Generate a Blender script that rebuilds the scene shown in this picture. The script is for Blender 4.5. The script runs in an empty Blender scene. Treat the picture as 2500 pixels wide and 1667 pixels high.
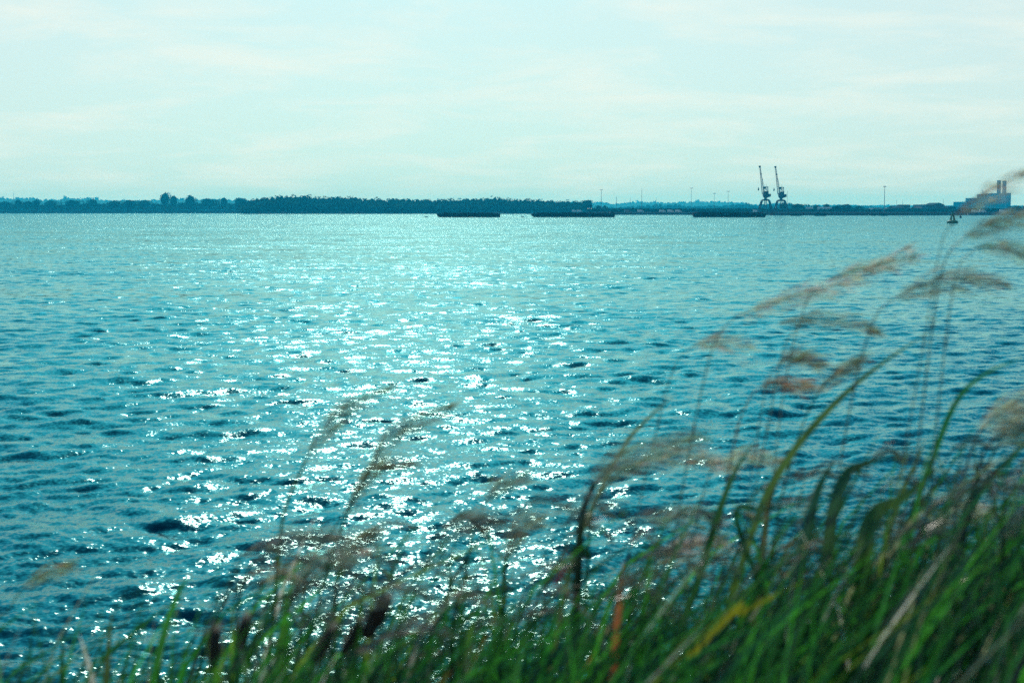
import bpy, math, random
import numpy as np
from mathutils import Vector

random.seed(7)
rng = np.random.default_rng(11)
scene = bpy.context.scene
COL = scene.collection
PI = math.pi
R = math.radians

# ------------------------------------------------------------------ camera geometry
F = 3472.0                       # focal length in photo pixels (50 mm lens on a 36 mm frame)
PITCH = math.atan(319.0 / F)
CAM = np.array([0.0, 0.0, 3.5])
_fw = np.array([0, math.cos(PITCH), -math.sin(PITCH)])
_up = np.array([0, math.sin(PITCH), math.cos(PITCH)])
_rt = np.array([1.0, 0, 0])


def P(px, py, D):
    """photo pixel -> point at the forward distance D (metres along +Y)"""
    d = _rt * ((px - 1250) / F) + _up * ((833.5 - py) / F) + _fw
    return CAM + d * (D / d[1])


def ZX(px, py, D):
    p = P(px, py, D)
    return float(p[0]), float(p[2])


# ------------------------------------------------------------------ helpers
def tag(o, label=None, cat=None, group=None, kind=None):
    if label: o['label'] = label
    if cat: o['category'] = cat
    if group: o['group'] = group
    if kind: o['kind'] = kind
    return o


def empty(name, loc, label, cat, group=None):
    o = bpy.data.objects.new(name, None)
    o.empty_display_size = 0.5
    COL.objects.link(o)
    o.location = [float(v) for v in loc]
    return tag(o, label, cat, group, 'thing')


def link_mesh(name, me, mat, parent=None, smooth=False):
    if mat is not None: me.materials.append(mat)
    o = bpy.data.objects.new(name, me)
    COL.objects.link(o)
    if parent is not None: o.parent = parent
    if smooth:
        me.polygons.foreach_set('use_smooth', [True] * len(me.polygons))
    return o


def np_mesh(name, V, Q, cols=None, fcol=None, quads=True):
    """V (n,3), Q (m,4) or (m,3) -> mesh, optional per-vertex colour attribute 'col'"""
    me = bpy.data.meshes.new(name)
    V = np.asarray(V, dtype=np.float32); Q = np.asarray(Q, dtype=np.int32)
    k = Q.shape[1]
    me.vertices.add(len(V)); me.vertices.foreach_set('co', V.ravel())
    me.loops.add(Q.size); me.loops.foreach_set('vertex_index', Q.ravel())
    me.polygons.add(len(Q))
    me.polygons.foreach_set('loop_start', np.arange(0, Q.size, k, dtype=np.int32))
    me.polygons.foreach_set('loop_total', np.full(len(Q), k, dtype=np.int32))
    if cols is not None:
        a = me.attributes.new('col', 'FLOAT_COLOR', 'POINT')
        c = np.ones((len(V), 4), dtype=np.float32); c[:, :3] = cols
        a.data.foreach_set('color', c.ravel())
    me.update(calc_edges=True)
    return me


class MB:
    """collects simple shapes into one mesh"""
    def __init__(s):
        s.v = []; s.f = []

    def add(s, vs, fs):
        b = len(s.v)
        s.v += [tuple(float(c) for c in p) for p in vs]
        s.f += [tuple(b + i for i in f) for f in fs]
        return s

    def box(s, x0, x1, y0, y1, z0, z1):
        return s.add([(x0, y0, z0), (x1, y0, z0), (x1, y1, z0), (x0, y1, z0), (x0, y0, z1), (x1, y0, z1), (x1, y1, z1), (x0, y1, z1)],
                     [(3, 2, 1, 0), (4, 5, 6, 7), (0, 1, 5, 4), (1, 2, 6, 5), (2, 3, 7, 6), (3, 0, 4, 7)])

    def prism(s, prof, y0, y1):
        n = len(prof)
        vs = [(x, y0, z) for x, z in prof] + [(x, y1, z) for x, z in prof]
        fs = [tuple(range(n)), tuple(range(2 * n - 1, n - 1, -1))]
        fs += [(i + n, (i + 1) % n + n, (i + 1) % n, i) for i in range(n)]
        return s.add(vs, fs)

    def tube(s, pts, rad, n=6, cap=True):
        pts = [Vector([float(c) for c in p]) for p in pts]
        if not hasattr(rad, '__len__'): rad = [rad] * len(pts)
        vs, fs = [], []
        ref = Vector((0.31, 0.87, 0.2)).normalized()
        for i, p in enumerate(pts):
            t = (pts[min(i + 1, len(pts) - 1)] - pts[max(i - 1, 0)]).normalized()
            a = t.cross(ref)
            if a.length < 1e-3: a = t.cross(Vector((1, 0, 0)))
            a.normalize(); b = t.cross(a)
            for k in range(n):
                an = 2 * PI * k / n
                vs.append(p + (a * math.cos(an) + b * math.sin(an)) * rad[i])
        for i in range(len(pts) - 1):
            for k in range(n):
                k2 = (k + 1) % n
                fs.append((i * n + k, i * n + k2, (i + 1) * n + k2, (i + 1) * n + k))
        if cap:
            fs.append(tuple(range(n - 1, -1, -1))); m = (len(pts) - 1) * n
            fs.append(tuple(range(m, m + n)))
        return s.add(vs, fs)

    def lathe(s, prof, n=20, c=(0, 0)):
        vs, fs = [], []
        for r, z in prof:
            for k in range(n):
                a = 2 * PI * k / n
                vs.append((c[0] + r * math.cos(a), c[1] + r * math.sin(a), z))
        for i in range(len(prof) - 1):
            for k in range(n):
                k2 = (k + 1) % n
                fs.append((i * n + k, i * n + k2, (i + 1) * n + k2, (i + 1) * n + k))
        fs.append(tuple(range(n - 1, -1, -1))); m = (len(prof) - 1) * n
        fs.append(tuple(range(m, m + n)))
        return s.add(vs, fs)

    def build(s, name, mat, parent=None, smooth=False):
        me = bpy.data.meshes.new(name)
        me.from_pydata(s.v, [], s.f); me.update()
        return link_mesh(name, me, mat, parent, smooth)


# ------------------------------------------------------------------ materials
def new_mat(name):
    m = bpy.data.materials.new(name); m.use_nodes = True
    nt = m.node_tree; nt.nodes.clear()
    out = nt.nodes.new('ShaderNodeOutputMaterial')
    return m, nt, out


def rough_mat(name, col, rough=0.7, var=0.25, scale=1.0, metal=0.0, spec=0.3):
    """painted / weathered surface with a mottled base colour"""
    m, nt, out = new_mat(name)
    b = nt.nodes.new('ShaderNodeBsdfPrincipled'); b.inputs['Roughness'].default_value = rough; b.inputs['Metallic'].default_value = metal; b.inputs['Specular IOR Level'].default_value = spec
    g = nt.nodes.new('ShaderNodeNewGeometry')
    n = nt.nodes.new('ShaderNodeTexNoise'); n.inputs['Scale'].default_value = scale; n.inputs['Detail'].default_value = 5
    nt.links.new(g.outputs['Position'], n.inputs['Vector'])
    r = nt.nodes.new('ShaderNodeMix'); r.data_type = 'RGBA'
    r.inputs['A'].default_value = (*[c * (1 - var) for c in col], 1); r.inputs['B'].default_value = (*[min(1, c * (1 + var)) for c in col], 1)
    nt.links.new(n.outputs['Fac'], r.inputs['Factor']); nt.links.new(r.outputs['Result'], b.inputs['Base Color'])
    nt.links.new(b.outputs[0], out.inputs['Surface'])
    return m


def leaf_mat(name, trans=0.45, gloss=0.06, gain=1.0):
    """thin plant tissue: colour comes from the blade's own colour attribute"""
    m, nt, out = new_mat(name)
    a = nt.nodes.new('ShaderNodeAttribute'); a.attribute_name = 'col'
    d = nt.nodes.new('ShaderNodeBsdfDiffuse'); t = nt.nodes.new('ShaderNodeBsdfTranslucent'); gl = nt.nodes.new('ShaderNodeBsdfGlossy')
    gl.inputs['Roughness'].default_value = 0.35
    mx = nt.nodes.new('ShaderNodeMixShader'); mx.inputs[0].default_value = trans
    m2 = nt.nodes.new('ShaderNodeMixShader'); m2.inputs[0].default_value = gloss
    for s in (d, t): nt.links.new(a.outputs['Color'], s.inputs['Color'])
    nt.links.new(d.outputs[0], mx.inputs[1]); nt.links.new(t.outputs[0], mx.inputs[2])
    nt.links.new(mx.outputs[0], m2.inputs[1]); nt.links.new(gl.outputs[0], m2.inputs[2])
    nt.links.new(m2.outputs[0], out.inputs['Surface'])
    return m


M = dict(
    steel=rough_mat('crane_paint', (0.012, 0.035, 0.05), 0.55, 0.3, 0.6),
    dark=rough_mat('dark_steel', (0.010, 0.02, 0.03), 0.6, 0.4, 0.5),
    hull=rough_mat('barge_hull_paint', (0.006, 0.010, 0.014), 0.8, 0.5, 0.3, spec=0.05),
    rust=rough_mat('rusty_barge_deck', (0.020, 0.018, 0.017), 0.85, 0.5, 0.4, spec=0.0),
    galv=rough_mat('galvanised_steel', (0.25, 0.27, 0.28), 0.5, 0.15, 0.5),
    white=rough_mat('white_cladding', (0.75, 0.75, 0.72), 0.5, 0.1, 0.2),
    grey=rough_mat('grey_cladding', (0.22, 0.24, 0.25), 0.6, 0.15, 0.05, spec=0.0),
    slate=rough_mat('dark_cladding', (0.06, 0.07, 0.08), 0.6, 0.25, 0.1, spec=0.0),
    blue=rough_mat('blue_cladding', (0.10, 0.20, 0.28), 0.6, 0.15, 0.1, spec=0.0),
    brown=rough_mat('brown_cladding', (0.12, 0.08, 0.07), 0.7, 0.2, 0.2, spec=0.0),
    glass=rough_mat('dark_glass', (0.03, 0.04, 0.05), 0.15, 0.1, 0.5),
    buoy=rough_mat('green_buoy_paint', (0.008, 0.19, 0.12), 0.5, 0.4, 1.5),
    black=rough_mat('black_rubber', (0.015, 0.015, 0.016), 0.7, 0.3, 1.0),
    bark=rough_mat('bark', (0.07, 0.055, 0.045), 0.9, 0.3, 2.0),
    stone=rough_mat('stone_revetment', (0.045, 0.045, 0.042), 0.9, 0.6, 0.35, spec=0.0),
    concrete=rough_mat('concrete', (0.30, 0.30, 0.29), 0.8, 0.2, 0.05),
    sail=rough_mat('sail_cloth', (0.85, 0.85, 0.82), 0.7, 0.04, 1.0),
)
M['tree'] = leaf_mat('tree_foliage', 0.35, 0.0)
M['grass'] = leaf_mat('grass_blade', 0.45, 0.05)
M['plume'] = leaf_mat('grass_plume', 0.62, 0.0)

# ------------------------------------------------------------------ camera
cd = bpy.data.cameras.new('camera'); cam = bpy.data.objects.new('camera', cd); COL.objects.link(cam)
cam.location = CAM; cam.rotation_euler = (PI / 2 - PITCH, 0, 0)
cd.lens = 50.0; cd.sensor_width = 36.0; cd.clip_start = 0.05; cd.clip_end = 30000
cd.dof.use_dof = True; cd.dof.focus_distance = 250.0; cd.dof.aperture_fstop = 4.8; cd.dof.aperture_blades = 9
scene.camera = cam

# ------------------------------------------------------------------ sun and sky
SUN_EL, SUN_AZ = R(30.0), R(-4.0)
sdir = Vector((math.sin(SUN_AZ) * math.cos(SUN_EL), math.cos(SUN_AZ) * math.cos(SUN_EL), math.sin(SUN_EL)))
ld = bpy.data.lights.new('sun', 'SUN'); sun = bpy.data.objects.new('sun', ld); COL.objects.link(sun)
ld.energy = 4.0; ld.angle = R(0.53); ld.color = (1.0, 0.92, 0.80)
sun.rotation_euler = sdir.to_track_quat('Z', 'Y').to_euler(); sun.location = (0, 20, 60)

w = bpy.data.worlds.new('World'); scene.world = w; w.use_nodes = True
nt = w.node_tree; nt.nodes.clear(); N = nt.nodes.new; L = nt.links.new
wout = N('ShaderNodeOutputWorld'); bg = N('ShaderNodeBackground'); bg.inputs['Strength'].default_value = 0.10
sky = N('ShaderNodeTexSky'); sky.sky_type = 'NISHITA'; sky.sun_disc = False
sky.sun_elevation = SUN_EL; sky.sun_rotation = SUN_AZ; sky.altitude = 0; sky.air_density = 1.2; sky.dust_density = 1.6; sky.ozone_density = 2.0
tint = N('ShaderNodeMix'); tint.data_type = 'RGBA'; tint.blend_type = 'MULTIPLY'; tint.inputs['Factor'].default_value = 1.0
tint.inputs['B'].default_value = (0.06, 0.83, 1.17, 1)
L(sky.outputs[0], tint.inputs['A'])
# thin high cloud, laid out on a flat layer so that it bunches up towards the horizon
tc = N('ShaderNodeTexCoord'); sep = N('ShaderNodeSeparateXYZ'); L(tc.outputs['Generated'], sep.inputs[0])


def mth(op, a, b=None, clamp=False):
    n = N('ShaderNodeMath'); n.operation = op; n.use_clamp = clamp
    for i, v in enumerate((a, b)):
        if v is None: continue
        if isinstance(v, (int, float)): n.inputs[i].default_value = v
        else: L(v, n.inputs[i])
    return n.outputs[0]


zc = mth('MAXIMUM', sep.outputs['Z'], 0.0)
den = mth('ADD', zc, 0.15)
cx = mth('DIVIDE', sep.outputs['X'], den); cy = mth('DIVIDE', sep.outputs['Y'], den)
comb = N('ShaderNodeCombineXYZ'); L(mth('MULTIPLY', cx, 0.8), comb.inputs[0]); L(cy, comb.inputs[1]); comb.inputs[2].default_value = 3.7
n1 = N('ShaderNodeTexNoise'); n1.inputs['Scale'].default_value = 2.2; n1.inputs['Detail'].default_value = 8; n1.inputs['Roughness'].default_value = 0.62; n1.inputs['Distortion'].default_value = 0.35
L(comb.outputs[0], n1.inputs['Vector'])
cr = N('ShaderNodeValToRGB'); cr.color_ramp.elements[0].position = 0.45; cr.color_ramp.elements[1].position = 0.66
L(n1.outputs['Fac'], cr.inputs[0])
# cloud cover thickens towards the horizon
cov = mth('SUBTRACT', 1.0, mth('DIVIDE', mth('SUBTRACT', zc, 0.13), 0.17), True)
cov = mth('MULTIPLY', mth('MULTIPLY', cov, cov), mth('SUBTRACT', 3.0, mth('MULTIPLY', cov, 2.0)))
cm = N('ShaderNodeMix'); cm.data_type = 'RGBA'; cm.inputs['B'].default_value = (7.8, 8.5, 8.1, 1)
L(mth('MULTIPLY', cov, 0.86), cm.inputs['Factor']); L(tint.outputs['Result'], cm.inputs['A'])
cl = N('ShaderNodeMix'); cl.data_type = 'RGBA'; cl.inputs['B'].default_value = (9.6, 9.7, 8.7, 1)
L(mth('MULTIPLY', mth('MULTIPLY', cr.outputs['Color'], 0.55), cov), cl.inputs['Factor']); L(cm.outputs['Result'], cl.inputs['A'])
L(cl.outputs['Result'], bg.inputs['Color']); L(bg.outputs[0], wout.inputs[0])

# ------------------------------------------------------------------ water
def sea_patch(Lm, n, seed, lam_peak, lam_min, slope, wind, spread, power):
    g = np.random.default_rng(seed)
    k1 = 2 * np.pi * np.fft.fftfreq(n, Lm / n)
    kx, ky = np.meshgrid(k1, k1, indexing='ij')
    k = np.hypot(kx, ky); k[0, 0] = 1e-6
    kp = 2 * np.pi / lam_peak; kmax = 2 * np.pi / lam_min
    S = np.exp(-1.1 * (kp / k) ** 2) / k ** power * np.exp(-(k / kmax) ** 2)
    cosd = (kx * wind[0] + ky * wind[1]) / k
    S *= np.where(cosd > 0, cosd ** spread, 0.15 * np.abs(cosd) ** spread) + 0.05
    S[0, 0] = 0
    H = np.sqrt(S) * (g.normal(size=(n, n)) + 1j * g.normal(size=(n, n)))
    h = np.real(np.fft.ifft2(H)); cell = Lm / n; sc = slope / math.sqrt(np.mean(((np.roll(h, -1, 0) - h) / cell) ** 2 + ((np.roll(h, -1, 1) - h) / cell) ** 2))
    dx = np.real(np.fft.ifft2(-1j * kx / k * H)) * sc; dy = np.real(np.fft.ifft2(-1j * ky / k * H)) * sc
    return h * sc, dx, dy


def lowpass(a, cell, Lm):
    n = a.shape[0]
    k1 = 2 * np.pi * np.fft.fftfreq(n, Lm / n); kx, ky = np.meshgrid(k1, k1, indexing='ij')
    return np.real(np.fft.ifft2(np.fft.fft2(a) * np.exp(-(kx ** 2 + ky ** 2) * cell ** 2 / 6)))


def bil(a, x, y, Lm):
    n = a.shape[0]; u = (x / Lm * n) % n; v = (y / Lm * n) % n
    i = np.floor(u).astype(int); j = np.floor(v).astype(int); fu = u - i; fv = v - j
    i %= n; j %= n; i2 = (i + 1) % n; j2 = (j + 1) % n
    return a[i, j] * (1 - fu) * (1 - fv) + a[i2, j] * fu * (1 - fv) + a[i, j2] * (1 - fu) * fv + a[i2, j2] * fu * fv


def make_water():
    # polar sheet: fine in the direction of the view, ring spacing grows with distance
    r = [4.0]
    while r[-1] < 6500: r.append(r[-1] * 1.0031 + 0.003 if r[-1] < 420 else r[-1] * 1.02)
    r = np.array(r)
    az = np.concatenate([np.linspace(-88, -32, 30, endpoint=False), np.linspace(-32, -23, 80, endpoint=False),
                         np.linspace(-23, 23, 900, endpoint=False), np.linspace(23, 32, 80, endpoint=False), np.linspace(32, 88, 31)])
    az = np.radians(az)
    rr, aa = np.meshgrid(r, az, indexing='ij')
    X = rr * np.sin(aa); Y = rr * np.cos(aa)
    sp = rr * 0.0031 + 0.003
    Z = np.zeros_like(X); DX = np.zeros_like(X); DY = np.zeros_like(X)
    gust = 0.92 + 0.32 * np.sin(X * 0.045 + 1.3 + 0.8 * np.sin(Y * 0.021)) * np.sin(Y * 0.031 + 0.6 * np.sin(X * 0.03))
    for (Lm, n, seed, lp, lmin, slope, wd, spd, rot, ch, pw_) in WAVES:
        wd = np.array(wd) / np.hypot(*wd)
        base = sea_patch(Lm, n, seed, lp, lmin, slope, wd, spd, pw_)
        c, s_ = math.cos(rot), math.sin(rot)
        xs = X * c + Y * s_; ys = -X * s_ + Y * c
        cells = [0.0, 0.12, 0.3, 0.7, 1.6, 4.0]
        lev = np.interp(np.log(np.maximum(sp, 1e-3)), np.log([0.03, 0.12, 0.3, 0.7, 1.6, 4.0]), np.arange(6))
        for q, c_ in enumerate(cells):
            wgt = np.clip(1 - np.abs(lev - q), 0, 1)
            msk = wgt > 0
            if not msk.any(): continue
            for t_, a in enumerate(base):
                al = a if c_ == 0 else lowpass(a, c_, Lm)
                v = bil(al, xs[msk], ys[msk], Lm) * wgt[msk] * gust[msk]
                if t_ == 0: Z[msk] += v
                elif t_ == 1:
                    DX[msk] += ch * v * c; DY[msk] += ch * v * s_
                else:
                    DX[msk] += -ch * v * s_; DY[msk] += ch * v * c
    fade = np.clip((3500 - rr) / 1500, 0, 1)
    V = np.stack([X + DX * fade, Y + DY * fade, Z * fade], -1).reshape(-1, 3)
    nr, na = X.shape
    i = np.arange(nr - 1)[:, None] * na + np.arange(na - 1)[None, :]
    Q = np.stack([i, i + 1, i + na + 1, i + na], -1).reshape(-1, 4)
    me = np_mesh('water', V, Q)
    a = me.attributes.new('lost', 'FLOAT', 'POINT')
    a.data.foreach_set('value', (np.clip(np.log(sp / 0.06) / math.log(30), 0, 1) ** 0.8).astype(np.float32).ravel())
    return me


#        size  n   seed peak  min  slope  wind dir    spread rot  chop power
WAVES = [(43.0, 1024, 3, 1.7, 0.16, 0.200, (0.30, -1.0), 1.6, 0.0, 0.85, 3.3),
         (71.0, 1024, 9, 3.4, 0.60, 0.036, (0.15, -1.0), 4.0, 0.35, 0.8, 3.7),
         (17.0, 1024, 5, 0.42, 0.06, 0.165, (0.5, -1.0), 1.2, -0.5, 0.6, 3.4)]

wm, nt, out = new_mat('river_water'); N = nt.nodes.new; L = nt.links.new
pb = N('ShaderNodeBsdfDiffuse'); pb.inputs['Color'].default_value = (0.0004, 0.036, 0.050, 1)
gs = N('ShaderNodeBsdfGlossy'); gs.inputs['Color'].default_value = (0.62, 1.0, 0.98, 1); gs.inputs['Roughness'].default_value = 0.10
fr = N('ShaderNodeFresnel'); fr.inputs['IOR'].default_value = 1.333
wx = N('ShaderNodeMixShader')
geo = N('ShaderNodeNewGeometry'); at = N('ShaderNodeAttribute'); at.attribute_name = 'lost'


def slope_noise(scale, sx, sy, amp, det, extra=None):
    mp = N('ShaderNodeVectorMath'); mp.operation = 'MULTIPLY'; L(geo.outputs['Position'], mp.inputs[0]); mp.inputs[1].default_value = (sx, sy, 1)
    n = N('ShaderNodeTexNoise'); n.noise_dimensions = '3D'; n.inputs['Scale'].default_value = scale; n.inputs['Detail'].default_value = det; n.inputs['Roughness'].default_value = 0.55
    L(mp.outputs[0], n.inputs['Vector'])
    s = N('ShaderNodeVectorMath'); s.operation = 'SUBTRACT'; L(n.outputs['Color'], s.inputs[0]); s.inputs[1].default_value = (0.5, 0.5, 0.5)
    m = N('ShaderNodeVectorMath'); m.operation = 'MULTIPLY'; L(s.outputs[0], m.inputs[0]); m.inputs[1].default_value = (amp * 1.4, amp, 0)
    if extra is None: return m.outputs[0]
    e = N('ShaderNodeVectorMath'); e.operation = 'SCALE'; L(m.outputs[0], e.inputs[0]); L(extra, e.inputs['Scale'])
    return e.outputs[0]


def vadd(a, b):
    n = N('ShaderNodeVectorMath'); n.operation = 'ADD'; L(a, n.inputs[0]); L(b, n.inputs[1]); return n.outputs[0]


nv = vadd(geo.outputs['Normal'], slope_noise(26.0, 0.8, 1.0, 0.54, 2.0))
nv = vadd(nv, slope_noise(3.0, 0.6, 1.0, 1.95, 3.0, at.outputs['Fac']))
nv = vadd(nv, slope_noise(0.35, 0.5, 1.0, 0.9, 2.0, at.outputs['Fac']))
nv = vadd(nv, slope_noise(0.05, 0.30, 1.0, 0.45, 3.0, at.outputs['Fac']))
nn = N('ShaderNodeVectorMath'); nn.operation = 'NORMALIZE'; L(nv, nn.inputs[0]); L(nn.outputs[0], gs.inputs['Normal']); L(nn.outputs[0], fr.inputs['Normal'])
L(fr.outputs[0], wx.inputs[0]); L(pb.outputs[0], wx.inputs[1]); L(gs.outputs[0], wx.inputs[2]); L(wx.outputs[0], out.inputs['Surface'])
water = link_mesh('water', make_water(), wm, None, True); tag(water, kind='structure')

# ------------------------------------------------------------------ land beyond the river
SHORE = [(-3200, 1880, 4.2), (0, 1870, 4.2), (588, 1850, 4.2), (600, 1548, 1.2), (1290, 1545, 1.2), (1470, 1520, 1.4), (1482, 1190, 2.0), (1870, 1170, 2.0),
         (1885, 1050, 2.2), (2280, 1050, 2.2), (2300, 1085, 2.2), (5500, 1100, 2.2)]
vs, fs = [], []
for i, (px, D, zt) in enumerate(SHORE):
    x = (px - 1250) / F * D
    xf = (px - 1250) / F * 6700
    vs += [(x, D, -0.8), (x, D + 1.5, zt * 0.75), (x, D + 3.0, zt), (xf * 0.9, 6700, 2.5)]
for i in range(len(SHORE) - 1):
    for k in range(3):
        a = i * 4 + k; fs.append((a, a + 4, a + 5, a + 1))
me = bpy.data.meshes.new('land'); me.from_pydata(vs, [], fs); me.update()
tag(link_mesh('land', me, M['stone']), kind='structure')


def interp(line, x):
    return float(np.interp(x, [p[0] for p in line], [p[1] for p in line]))


def hill(name, line, D, depth, mat, drop):
    xs = np.arange(line[0][0], line[-1][0] + 1, 12)
    ys = np.linspace(0, 1, 9); V = []
    for px in xs:
        zt = ZX(px, interp(line, px) + drop, D)[1]
        for t in ys:
            yy = D + (t - 0.4) * depth
            V.append(((px - 1250) / F * yy, yy, 2.0 + (zt - 2.0) * math.exp(-((t - 0.4) / 0.3) ** 2)))
    n = len(ys); i = np.arange(len(xs) - 1)[:, None] * n + np.arange(n - 1)[None, :]
    Q = np.stack([i, i + n, i + n + 1, i + 1], -1).reshape(-1, 4)
    tag(link_mesh(name, np_mesh(name, V, Q), mat, None, True), kind='structure')


HILL_L = [(-900, 486), (-300, 484), (0, 482), (50, 483), (95, 482), (101, 489), (125, 485), (150, 487), (165, 480), (185, 481), (200, 485), (218, 480), (230, 486), (242, 481), (250, 487), (262, 489), (300, 487), (340, 489), (440, 485), (520, 485), (560, 488), (700, 491), (1000, 497)]
HILL_R = [(1250, 497), (1400, 493), (1440, 491), (1470, 494), (1500, 497), (1530, 494), (1560, 491), (1600, 492), (1650, 493), (1700, 490), (1760, 491), (1800, 494), (1850, 498), (1900, 497), (1960, 500), (2050, 501), (2150, 500), (2200, 502), (2330, 505), (2600, 505), (3300, 502)]
M['hill'] = rough_mat('far_hill_fields', (0.05, 0.075, 0.035), 0.95, 0.4, 0.01, spec=0.0)
hill('hills', HILL_L, 5000, 900, M['hill'], 4)
hill('hills', HILL_R, 6000, 900, M['hill'], 4)


# ------------------------------------------------------------------ trees
def crown_verts(trees, nq, size, g, tintrange=(0.6, 1.5)):
    """leaf-clump faces spread over lumpy crowns; trees: (x,y,z_base_of_crown,rx,ry,height)"""
    V, Q, C = [], [], []
    b = 0
    for (x, y, z0, rx, ry, h) in trees:
        n = nq
        # several overlapping lobes
        nl = 6
        lc = g.normal(size=(nl, 3)) * np.array([0.42, 0.42, 0.25]) + np.array([0, 0, 0.1]); lr = g.uniform(0.42, 0.72, nl)
        which = g.integers(0, nl, n)
        d = g.normal(size=(n, 3)); d /= np.linalg.norm(d, axis=1)[:, None]
        p = lc[which] + d * (lr[which] * g.uniform(0.7, 0.96, n))[:, None]
        p[:, 2] = np.where(p[:, 2] > 0.8, 0.8 + (p[:, 2] - 0.8) * 0.6, np.maximum(p[:, 2], -0.95))
        p = p * np.array([rx, ry, h / 2]) + np.array([x, y, z0 + h / 2])
        a = g.normal(size=(n, 3)); a /= np.linalg.norm(a, axis=1)[:, None]
        c = np.cross(a, g.normal(size=(n, 3))); c /= np.linalg.norm(c, axis=1)[:, None]
        s = size * g.uniform(0.6, 1.4, n)[:, None]
        quad = np.stack([p - a * s, p - c * s * 0.7, p + a * s, p + c * s * 0.7], 1)
        V.append(quad.reshape(-1, 3)); Q.append(np.arange(4 * n).reshape(-1, 4) + b); b += 4 * n
        tv = g.uniform(*tintrange, n) * g.uniform(0.75, 1.25)
        hue = g.uniform(0, 1)
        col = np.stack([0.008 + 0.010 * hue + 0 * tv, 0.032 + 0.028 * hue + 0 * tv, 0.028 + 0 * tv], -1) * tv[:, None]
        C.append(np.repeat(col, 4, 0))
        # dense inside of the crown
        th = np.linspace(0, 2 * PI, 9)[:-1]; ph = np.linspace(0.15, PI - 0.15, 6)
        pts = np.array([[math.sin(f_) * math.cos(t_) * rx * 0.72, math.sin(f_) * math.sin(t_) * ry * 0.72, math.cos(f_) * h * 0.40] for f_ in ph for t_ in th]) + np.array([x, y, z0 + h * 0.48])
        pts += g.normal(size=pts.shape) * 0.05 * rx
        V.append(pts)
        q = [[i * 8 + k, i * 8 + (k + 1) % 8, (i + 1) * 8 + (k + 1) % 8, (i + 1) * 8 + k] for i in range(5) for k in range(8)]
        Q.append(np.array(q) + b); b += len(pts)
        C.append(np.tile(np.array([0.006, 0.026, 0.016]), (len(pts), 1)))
    return np.concatenate(V), np.concatenate(Q), np.concatenate(C)


def wood(name, line, D, depth, base_z, step, rx, label, cat, nq=110, size=1.1, rows=3, lowrow=True):
    g = np.random.default_rng(hash(len(name)) % 1000 + int(D))
    T = []
    for row in range(rows):
        px = line[0][0]
        while px < line[-1][0]:
            yy = D + depth * row / max(1, rows - 1) + g.uniform(-4, 4)
            top = ZX(px, interp(line, px) + g.uniform(-0.5, 3.0) + (rows - 1 - row) * (5 if rows > 1 else 0), D)[1]
            h = max(3.0, top - base_z) * (yy / D) * 1.10
            r_ = rx * g.uniform(0.75, 1.3)
            T.append(((px - 1250) / F * yy, yy, base_z, r_, r_, h))
            px += step * g.uniform(0.7, 1.3)
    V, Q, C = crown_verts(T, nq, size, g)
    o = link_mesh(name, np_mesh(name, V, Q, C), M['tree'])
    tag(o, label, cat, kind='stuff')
    return o


WOOD = [(598, 490), (612, 489), (640, 484), (665, 479), (695, 477), (720, 479), (748, 477), (770, 482), (800, 482), (832, 478), (842, 482), (855, 480), (890, 483), (935, 487), (965, 484), (1000, 486), (1060, 486), (1110, 487), (1160, 484), (1200, 482),
        (1226, 480), (1235, 486), (1260, 488), (1290, 487), (1335, 489), (1370, 491), (1410, 490), (1438, 492)]
wood('woodland', WOOD, 1555, 55, 0.6, 11, 6.0, 'dark dense wood covering the middle of the far shore behind the barges', 'wood', 280, 0.75, 4)
SCRUB = [(-420, 498), (0, 498), (60, 497), (140, 499), (240, 496), (330, 496), (420, 496), (500, 494), (600, 496)]
wood('shore_scrub', SCRUB, 1930, 40, 4.3, 8, 4.5, 'low teal scrub filling the left shore beneath the round trees', 'scrub', 80, 1.2, 3)
LOWR = [(1440, 511), (1490, 515), (1530, 517), (1600, 517), (1700, 517), (1830, 515), (1960, 510), (2060, 509), (2180, 509), (2290, 510), (2480, 509), (2700, 508)]
wood('quayside_scrub', LOWR, 1260, 60, 2.0, 9, 3.2, 'low scrub along the right hand quay under the cranes', 'scrub', 70, 0.9, 2)
MID = [(1470, 508), (1500, 506), (1560, 503), (1600, 497), (1625, 501), (1645, 496), (1665, 502), (1700, 503), (1760, 502), (1790, 499), (1815, 497), (1850, 499), (1885, 498), (1905, 495), (1925, 496), (1945, 501), (1990, 503), (2060, 502), (2120, 504), (2200, 505), (2330, 506), (2480, 507), (2700, 505)]
wood('distant_woodland', MID, 3000, 60, 2.2, 10, 7.5, 'hazy blue treeline between the two cranes and the far hill', 'wood', 80, 2.0, 2)
wood('hilltop_woodland', HILL_L, 5000, 60, ZX(100, 500, 5000)[1], 9, 11.0, 'pale blue trees along the far hilltop above the left shore', 'wood', 60, 3.2, 2)
wood('hilltop_woodland', HILL_R, 6000, 60, ZX(100, 505, 6000)[1], 9, 13.0, 'pale blue trees along the far hilltop behind the cranes', 'wood', 60, 3.8, 2)

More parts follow.
